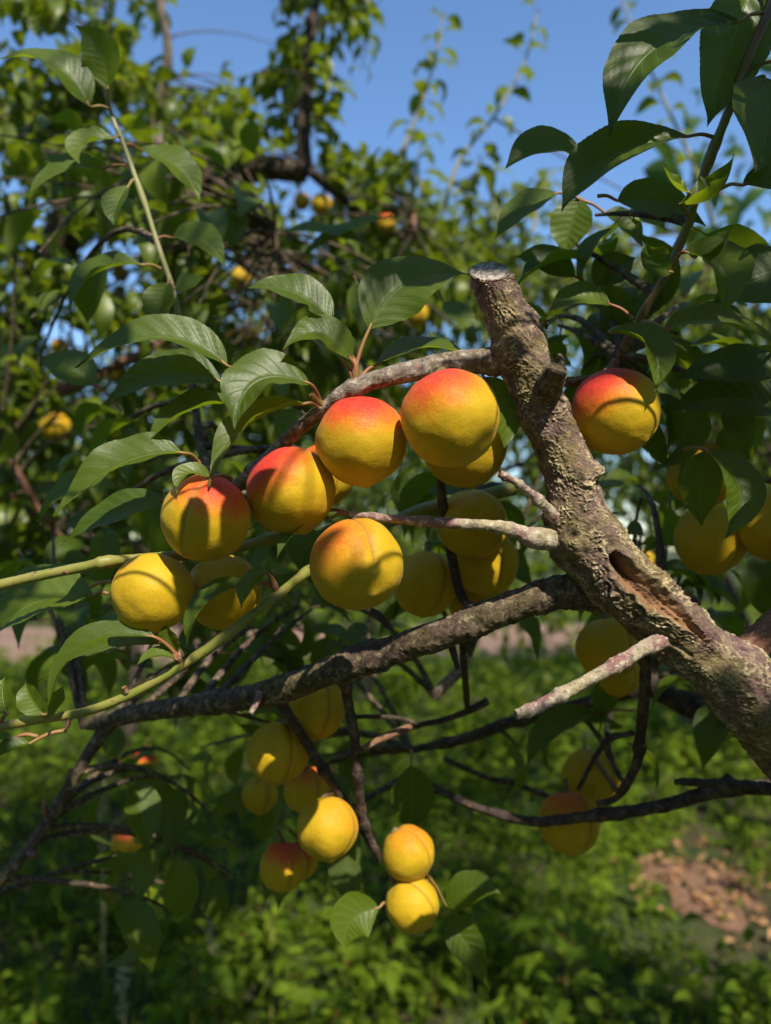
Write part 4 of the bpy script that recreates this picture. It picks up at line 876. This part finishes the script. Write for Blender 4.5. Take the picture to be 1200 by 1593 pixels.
# ------------------------------------------------------------------ trees behind
SKY = [(300, 0, 425, 95), (600, 0, 1200, 235), (640, 230, 800, 300), (300, 60, 345, 150), (900, 230, 1200, 330), (985, 330, 1060, 410)]
def in_sky(p):
    x, y, d = proj(p); x, y = x[0], y[0]
    if y < -10: return 400 > x > 300 or x > 600
    return any(a < x < c and b < y < e for a, b, c, e in SKY)
def tree_keep(prob=.97, dmin=.85):
    def f(m):
        tip = m[:3, 3]+m[:3, 0]*.6
        if proj(tip)[2][0] < dmin and in_frame(tip[None], 60)[0]: return False
        if in_sky(tip) and rng.random() < prob: return False
        xx, yy, dd_ = proj(tip)
        if dd_[0] < 1.8 and seg_dist(xx, yy, [(300, 285, 26), (400, 262, 20), (475, 262, 24), (472, 200, 14), (490, 40, 10)])[0][0] < 1.15: return False
        for c in FARPOS:                              # leave the far fruit in view
            a = tip-CAMP; b = c-CAMP; L = np.linalg.norm(b); t = a@b/L
            if t < L+.03 and np.linalg.norm(a-b/L*t) < .062*t/L + .012: return False
        return True
    return f
t1 = thing('apricot_tree', 'leafy apricot tree behind with a dark forked limb and small yellow fruit', 'tree', (-1.7, 2.3, 0))
BL = Crown(t1)
BL.limb([(-1.7, 2.3, -.05), (-1.62, 2.25, .5), (-1.5, 2.2, 1.0), (-1.2, 2.1, 1.5), P(120, 330, 2.0), P(250, 290, 1.9), P(330, 285, 1.8), P(400, 262, 1.72), P(475, 268, 1.7)], .075, .022, M_DARKBARK, 14)
BL.limb([P(475, 270, 1.7), P(472, 200, 1.68), P(480, 100, 1.68), P(491, 0, 1.7), P(505, -120, 1.75)], .019, .009, M_DARKBARK)
BL.limb([P(250, 290, 1.9), P(245, 180, 1.95), P(262, 90, 1.9), P(250, 0, 1.85), P(240, -150, 1.8)], .014, .008, M_GREYTWIG)
BL.limb([P(120, 330, 2.0), P(90, 220, 1.7), P(150, 110, 1.6), P(175, 0, 1.6), P(180, -120, 1.6)], .016, .006, M_GREYTWIG)
BL.limb([(-1.5, 2.2, 1.0), P(-60, 720, 1.7), P(30, 650, 1.6), P(90, 612, 1.55), P(200, 560, 1.7), P(360, 480, 2.0), P(600, 420, 2.3)], .022, .006, M_REDTWIG)
BL.limb([(-1.5, 2.2, 1.0), P(-120, 800, 1.4), P(-20, 690, 1.15), P(60, 790, 1.15), P(120, 870, 1.2)], .008, .004, M_REDTWIG)
BL.limb([P(475, 268, 1.7), P(476, 262, 1.7), P(560, 330, 1.9), P(640, 380, 2.1), P(700, 420, 2.3)], .014, .006, M_DARKBARK)
BL.limb([(-1.5, 2.2, 1.0), P(100, 760, 2.2), P(300, 700, 2.3), P(480, 640, 2.4), P(640, 600, 2.5)], .02, .006, M_DARKBARK)
BL.limb([(-1.5, 2.2, 1.0), P(60, 860, 2.0), P(260, 880, 2.0), P(420, 900, 2.2)], .018, .006, M_DARKBARK)
BL.limb([P(640, 380, 2.1), P(643, 330, 1.6), P(645, 360, 1.4)], .006, .004, M_REDTWIG)
BL.limb([P(430, 520, 1.7), P(436, 430, 1.2), P(430, 360, 1.05)], .006, .003, M_REDTWIG)
kp = tree_keep()
def fill(cr, x0, x1, y0, y1, d0, d1, n, nl, lmin=.05, lmax=.08, kp=kp, droop=.6):
    for _ in range(n):
        cr.grow(P(rng.uniform(x0, x1), rng.uniform(y0, y1), rng.uniform(d0, d1)), nl, lmin, lmax, droop, None, .3, kp)
fill(BL, -100, 330, 120, 620, 1.05, 2.6, 190, 12)
fill(BL, -100, 300, -120, 150, 1.3, 2.4, 44, 10)
fill(BL, 420, 590, -80, 320, 1.5, 2.2, 50, 12)
fill(BL, 300, 660, 220, 560, 1.3, 2.8, 130, 12)
fill(BL, 300, 440, 110, 300, 1.5, 2.4, 14, 10)
fill(BL, -100, 260, 560, 900, 1.1, 2.8, 120, 12)
fill(BL, 240, 640, 560, 860, 1.6, 2.8, 110, 12)
fill(BL, -60, 420, 150, 560, .9, 1.3, 26, 6)
fill(BL, -100, 560, 850, 965, 1.5, 2.8, 50, 9)
fill(BL, -60, 430, 200, 640, .66, 1.0, 16, 4, .06, .085, kp=tree_keep(.97, .62))
fill(BL, 130, 540, 900, 1015, 1.0, 1.7, 90, 7)
fill(BL, 540, 780, 380, 580, 1.6, 2.6, 40, 12)
fill(BL, 330, 720, 470, 720, 1.0, 1.7, 50, 9)
fill(BL, -400, -50, 0, 900, 1.2, 3.0, 30, 12)
BL.finish(298, None, LOW_ME, LOW, M_LEAFB, M_BARK2, .0026, .0010)

t2 = thing('apricot_tree', 'farther apricot tree with slender shoots rising against the blue sky', 'tree', (2.3, 3.3, 0))
BR = Crown(t2)
BR.limb([(2.3, 3.3, -.05), (2.25, 3.3, .6), (2.1, 3.25, 1.1), (1.7, 3.2, 1.6), P(1000, 480, 3.1), P(850, 430, 3.0), P(720, 430, 2.9)], .08, .015, M_DARKBARK, 12)
BR.limb([(2.1, 3.25, 1.1), P(1200, 700, 3.0), P(1000, 680, 2.9), P(820, 720, 2.9), P(680, 760, 3.0)], .03, .008, M_DARKBARK)
BR.limb([(2.1, 3.25, 1.1), P(1320, 500, 2.8), P(1240, 430, 2.6), P(1120, 420, 2.5)], .03, .008, M_DARKBARK)
kp2 = tree_keep(.97, 1.2)
fill(BR, 600, 900, 270, 560, 2.0, 3.2, 130, 12, kp=kp2)
fill(BR, 780, 1250, 400, 640, 2.0, 3.4, 100, 12, kp=kp2)
fill(BR, 620, 1250, 600, 900, 2.2, 3.6, 130, 12, kp=kp2)
def sky_shoot(rows, d, n, lmin=.06, lmax=.085):
    pts = np.array([P(x, y, d) for x, y in rows]); b = BR.near(pts[0])
    BR.paths.append(np.vstack([b, pts[:1]])); c = spline(pts, 3)
    _, fr = shoot(pts[0], 2*c[1]-.5*(pts[0]+pts[-1]), pts[-1], n, lmin, lmax, .7, .05)
    BR.limb(pts, .0055, .002, M_SHOOT, 8, 'shoot'); BR.fr += fr
sky_shoot([(600, 300), (630, 225), (660, 150), (680, 80), (690, 20)], 2.0, 26)
sky_shoot([(690, 330), (715, 250), (770, 180), (815, 100), (838, 15)], 1.9, 24)
sky_shoot([(1120, 380), (1080, 260), (1040, 170), (990, 60), (962, -20)], 1.9, 24)
sky_shoot([(780, 350), (760, 290), (745, 240)], 2.1, 10)
sky_shoot([(660, 310), (650, 260), (660, 210)], 2.2, 10)
sky_shoot([(830, 360), (840, 300), (870, 260)], 2.1, 8)
BR.finish(290, None, LOW_ME, LOW, M_LEAFB, M_BARK2, .003, .0011)

# distant orchard trees beyond the path
def far_tree(x, y, h, w, label, seed, group='trees beyond the path', n=2200, l0=.16, l1=.30, tr=.16, mat=None):
    r = np.random.default_rng(seed); t = thing('orchard_tree', label, 'tree', (x, y, 0), group)
    C = spline(np.array([(x, y, -.05), (x+.1, y, h*.2), (x-.1, y+.1, h*.45), (x+.1, y, h*.8)]), 14)
    V, F, cp = tube_np(C, np.linspace(tr, tr*.2, 14), 9); link('trunk', mesh_np('trunk', V-C[0], quadtri(F, cp), M_DARKBARK), t, C[0])
    blobs = r.normal(size=(14, 3))*np.array([w*.34, w*.34, h*.2])+np.array([x, y, h*.62]); k = r.integers(0, 14, n)
    pos = blobs[k] + unit(r.normal(size=(n, 3)))*(r.random((n, 1))**.4)*np.array([w*.24, w*.24, h*.16])
    M = np.array([frame(p, r.normal(size=3)+[0, 0, -.6], r.normal(size=3)*.6+[0, 0, 1], r.uniform(l0, l1)) for p in pos])
    V, F, uv, rr = bake(LOW, M, r.integers(0, NVAR, n), r.random(n)); c = V.mean(0)
    link('crown', mesh_np('crown', V-c, F, mat or M_FAR, uv, {'rnd': rr}), t, c, kind='stuff')
far_tree(-1.75, 5.2, 3.3, 3.6, 'bushy low orchard tree just behind the leafy tree with the forked limb', 71, 'trees in the orchard rows', 4500, .07, .11, .06, M_LEAFB)
far_tree(-.2, 6.6, 3.2, 3.2, 'bushy low orchard tree showing between the hanging fruit and the bare limb', 73, 'trees in the orchard rows', 3500, .08, .12, .05, M_LEAFB)
far_tree(2.7, 6.0, 3.3, 3.4, 'bushy low orchard tree behind the split limb', 72, 'trees in the orchard rows', 4000, .07, .11, .06, M_LEAFB)
for k, (x, y) in enumerate([(-6, -6), (-2.8, -6.5), (.4, -7), (3.6, -6.5), (6.6, -5.5), (-6.5, -2.5), (-5.5, 1.5), (6.4, -1.5), (5.6, 2.2), (6.5, 6.0), (-7, 6), (4.6, 4.6)]):  # trees out of frame beside and behind the camera, added to hold back skylight
    far_tree(x, y, 4.2+.4*math.sin(k*3), 5.0, 'unseen round orchard tree added around the near tree to hold back skylight', 40+k, 'trees in the orchard rows')
for k in range(11):
    far_tree(-16+3.3*k+.5*math.sin(k*5), 20.5+1.5*math.sin(k*2.3), 4.3+.6*math.sin(k*3.7), 5.4, 'round green orchard tree in the row beyond the dirt path', k+1)
# ------------------------------------------------------------------ weeds and grass
def weed_leaves():
    fr, rn = [], []
    def plant(x, y, h, n, l0, l1):
        az = rng.uniform(0, 6.28); lean = rng.normal(size=2)*.12; tone = rng.random()
        for k in range(n):
            u = (k+.6)/n; z = h*u*rng.uniform(.8, 1.1); az += 2.4
            rad = np.array([math.cos(az), math.sin(az), 0]); L = rad + np.array([0, 0, rng.uniform(-.35, .7)])
            p = np.array([x+lean[0]*z, y+lean[1]*z, max(z, .015)]) + rad*.02
            s = rng.uniform(l0, l1)*(1.1-.5*u)
            fr.append(frame(p, L, np.array([0, 0, 1.0])+rad*rng.uniform(-.3, .5)+rng.normal(size=3)*.3, s)); rn.append(np.clip(tone*.6+rng.random()*.5, 0, 1))
    def patch(y0, y1, dens, h0, h1, n, l0, l1):
        area = 0; hw = lambda y: .54*y+.7
        cnt = int((y1-y0)*(hw(y0)+hw(y1))*dens)
        for _ in range(cnt):
            y = rng.uniform(y0, y1); x = rng.uniform(-hw(y), hw(y))
            if ((x-1.25)/.24)**2+((y-3.05)/.50)**2 < 1 and rng.random() < .93: continue
            hh = .5+.5*math.sin(x*2.3+y*1.1)*math.sin(y*1.9-x*.7)
            plant(x, y, rng.uniform(h0, h1)*(.6+.8*hh), n, l0, l1)
    patch(1.3, 2.6, 34, .06, .46, 14, .06, .13)
    patch(1.3, 2.6, 50, .04, .25, 12, .025, .06)
    patch(2.6, 4.6, 26, .05, .40, 13, .05, .12)
    patch(2.6, 4.6, 45, .04, .25, 12, .025, .06)
    patch(4.6, 9.5, 22, .05, .42, 12, .07, .15)
    patch(14.2, 20, 5, .05, .15, 9, .10, .2)
    return np.array(fr), np.array(rn)
M, rn = weed_leaves(); V, F, uv, rr = bake(LOW, M, rng.integers(0, NVAR, len(M)), rn)
o = link('ground_weeds', mesh_np('ground_weeds', V, F, M_WEED, uv, {'rnd': rr}), kind='stuff'); tag(o, 'low leafy green weeds covering the orchard floor', 'weeds')
# grass blades between the weeds
nb = 9000; gy = 1.3 + 8.2*rng.random(nb)**1.5; gx = rng.uniform(-1, 1, nb)*(.54*gy+.7); hgt = rng.uniform(.06, .22, nb); az = rng.uniform(0, 6.28, nb); ln = rng.uniform(.2, .9, nb)
ok = ~(((gx-1.25)/.24)**2+((gy-3.05)/.50)**2 < 1) ; gx, gy, hgt, az, ln = gx[ok], gy[ok], hgt[ok], az[ok], ln[ok]; nb = len(gx)
dx, dy = np.cos(az), np.sin(az); wv = .0035
b0 = np.stack([gx-dy*wv, gy+dx*wv, 0*gx], -1); b1 = np.stack([gx+dy*wv, gy-dx*wv, 0*gx], -1)
mid = np.stack([gx+dx*hgt*ln*.3, gy+dy*hgt*ln*.3, hgt*.6], -1); sd = np.stack([-dy*wv*.8, dx*wv*.8, 0*gx], -1); tp = np.stack([gx+dx*hgt*ln, gy+dy*hgt*ln, hgt*(1-.3*ln)], -1)
V = np.stack([b0, b1, mid-sd, mid+sd, tp], 1).reshape(-1, 3); i = np.arange(nb)*5
F = np.concatenate([np.stack([i, i+1, i+2], -1), np.stack([i, i+2, i+3], -1), np.stack([i+3, i+2, i+4], -1)])
o = link('grass', mesh_np('grass', V, F, M_WEED, np.tile([[.5, .5]], (len(V), 1)), {'rnd': np.repeat(rng.random(nb), 5)}), kind='stuff'); tag(o, 'thin grass blades between the weeds', 'grass')
# bare patch of soil with litter
a = np.linspace(0, 2*math.pi, 40, endpoint=False); rr_ = 1+.22*np.sin(a*3+1)+.12*np.sin(a*7)
V = np.vstack([[[0, 0, .016]], np.stack([.22*rr_*np.cos(a), .30*rr_*np.sin(a), np.full(40, .006)], -1)])
F = np.stack([np.zeros(40, int), 1+np.arange(40), 1+(np.arange(40)+1) % 40], -1)
link('bare_soil', mesh_np('bare_soil', V, F, M_SOIL), None, (1.30, 3.25, 0))['kind'] = 'structure'
M_LITTER = simple('dry_leaf', (.30, .14, .055), (.42, .24, .11), 9, rough=.8)
Ml = np.array([frame(np.array([1.30+rng.normal()*.16, 3.25+rng.normal()*.24, rng.uniform(.02, .05)]), rng.normal(size=3)*[1, 1, .25], np.array([0, 0, 1.0])+rng.normal(size=3)*.35, rng.uniform(.03, .06)) for _ in range(130)])
V, F, uv, rr = bake(LOW, Ml, rng.integers(0, NVAR, len(Ml)), rng.random(len(Ml)))
o = link('leaf_litter', mesh_np('leaf_litter', V, F, M_LITTER, uv, {'rnd': rr}), kind='stuff'); tag(o, 'dry brown fallen leaves on the bare soil patch', 'leaf litter')

# a few broad-leaved weeds that stand out
BROAD = var_meshes(LOW, M_WEED, 'leaf')
def broad_weed(px, py, d, label, n, size, seed):
    r = np.random.default_rng(seed); top = P(px, py, d); base = np.array([top[0], top[1], 0.0]); t = thing('broadleaf_weed', label, 'weed', base, 'broad weeds in the foreground grass')
    C = spline(np.array([base-[0, 0, .02], (base+top)/2+r.normal(size=3)*.01, top]), 10); V, F, cp = tube_np(C, np.linspace(.004, .002, 10), 7)
    link('stalk', mesh_np('stalk', V-C[0], quadtri(F, cp), M_GREENTWIG), t, C[0])
    az = r.uniform(0, 6)
    for k in range(n):
        u = .35+.65*(k+1)/n; p = C[int(u*9)]; az += 2.4; rad = np.array([math.cos(az), math.sin(az), r.uniform(-.1, .5)])
        M_ = frame(p+unit(rad)*size*.2, rad, np.array([0, 0, 1.0])+r.normal(size=3)*.25, size*r.uniform(.7, 1.1)); o = link('leaf', BROAD[k % NVAR], t, M_[:3, 3]); loc = o.location.copy(); mm = Matrix(M_.tolist())
        o.rotation_mode = 'QUATERNION'; o.rotation_quaternion = mm.to_quaternion(); o.scale = mm.to_scale(); o.location = loc
broad_weed(880, 1455, 2.2, 'bright broad-leaved weed below the orange-topped shaded apricot', 12, .15, 1)
broad_weed(300, 1490, 2.1, 'tall broad-leaved weed in sun below the reddish shaded apricots', 12, .13, 2)
broad_weed(420, 1420, 2.3, 'pale broad-leaved weed beside the pale hanging leaf', 9, .12, 3)
broad_weed(1180, 1500, 2.1, 'bright weed just below the bare soil patch', 10, .11, 4)
broad_weed(60, 1540, 2.05, 'low weed under the slanting bare twig', 9, .10, 5)
def seed_stalk(px, py, d, label, seed):
    r = np.random.default_rng(seed); top = P(px, py, d); base = np.array([top[0]+.02, top[1], 0.0]); t = thing('seed_stalk', label, 'weed', base, 'seeding stalks in the weeds')
    C = spline(np.array([base-[0, 0, .02], (base+top)/2, top]), 12); V, F, cp = tube_np(C, np.linspace(.003, .0015, 12), 6); link('stalk', mesh_np('stalk', V-C[0], quadtri(F, cp), M_SHOOT), t, C[0])
    L = .16; cc = np.array([top+np.array([r.normal()*.006, r.normal()*.006, L*(k/40-.6)]) for k in range(40)])
    M_ = np.array([frame(c, unit(r.normal(size=3))+[0, 0, .5], r.normal(size=3), .02) for c in cc]); V, F, uv, rr = bake(LOW, M_, r.integers(0, NVAR, 40), r.random(40)); c = V.mean(0)
    link('seed_head', mesh_np('seed_head', V-c, F, M_SHOOT, uv, {'rnd': rr}), t, c, kind='stuff')
seed_stalk(160, 1205, 2.4, 'buff seeding stalk in the weeds beside the slanting bare twig', 1)
seed_stalk(330, 1440, 2.2, 'buff seeding stalk beside the tall broad-leaved weed', 2)
seed_stalk(190, 1530, 2.0, 'yellow seeding stalk low under the slanting bare twig', 3)
seed_stalk(155, 1240, 2.6, 'second buff seeding stalk just behind the one beside the bare twig', 4)
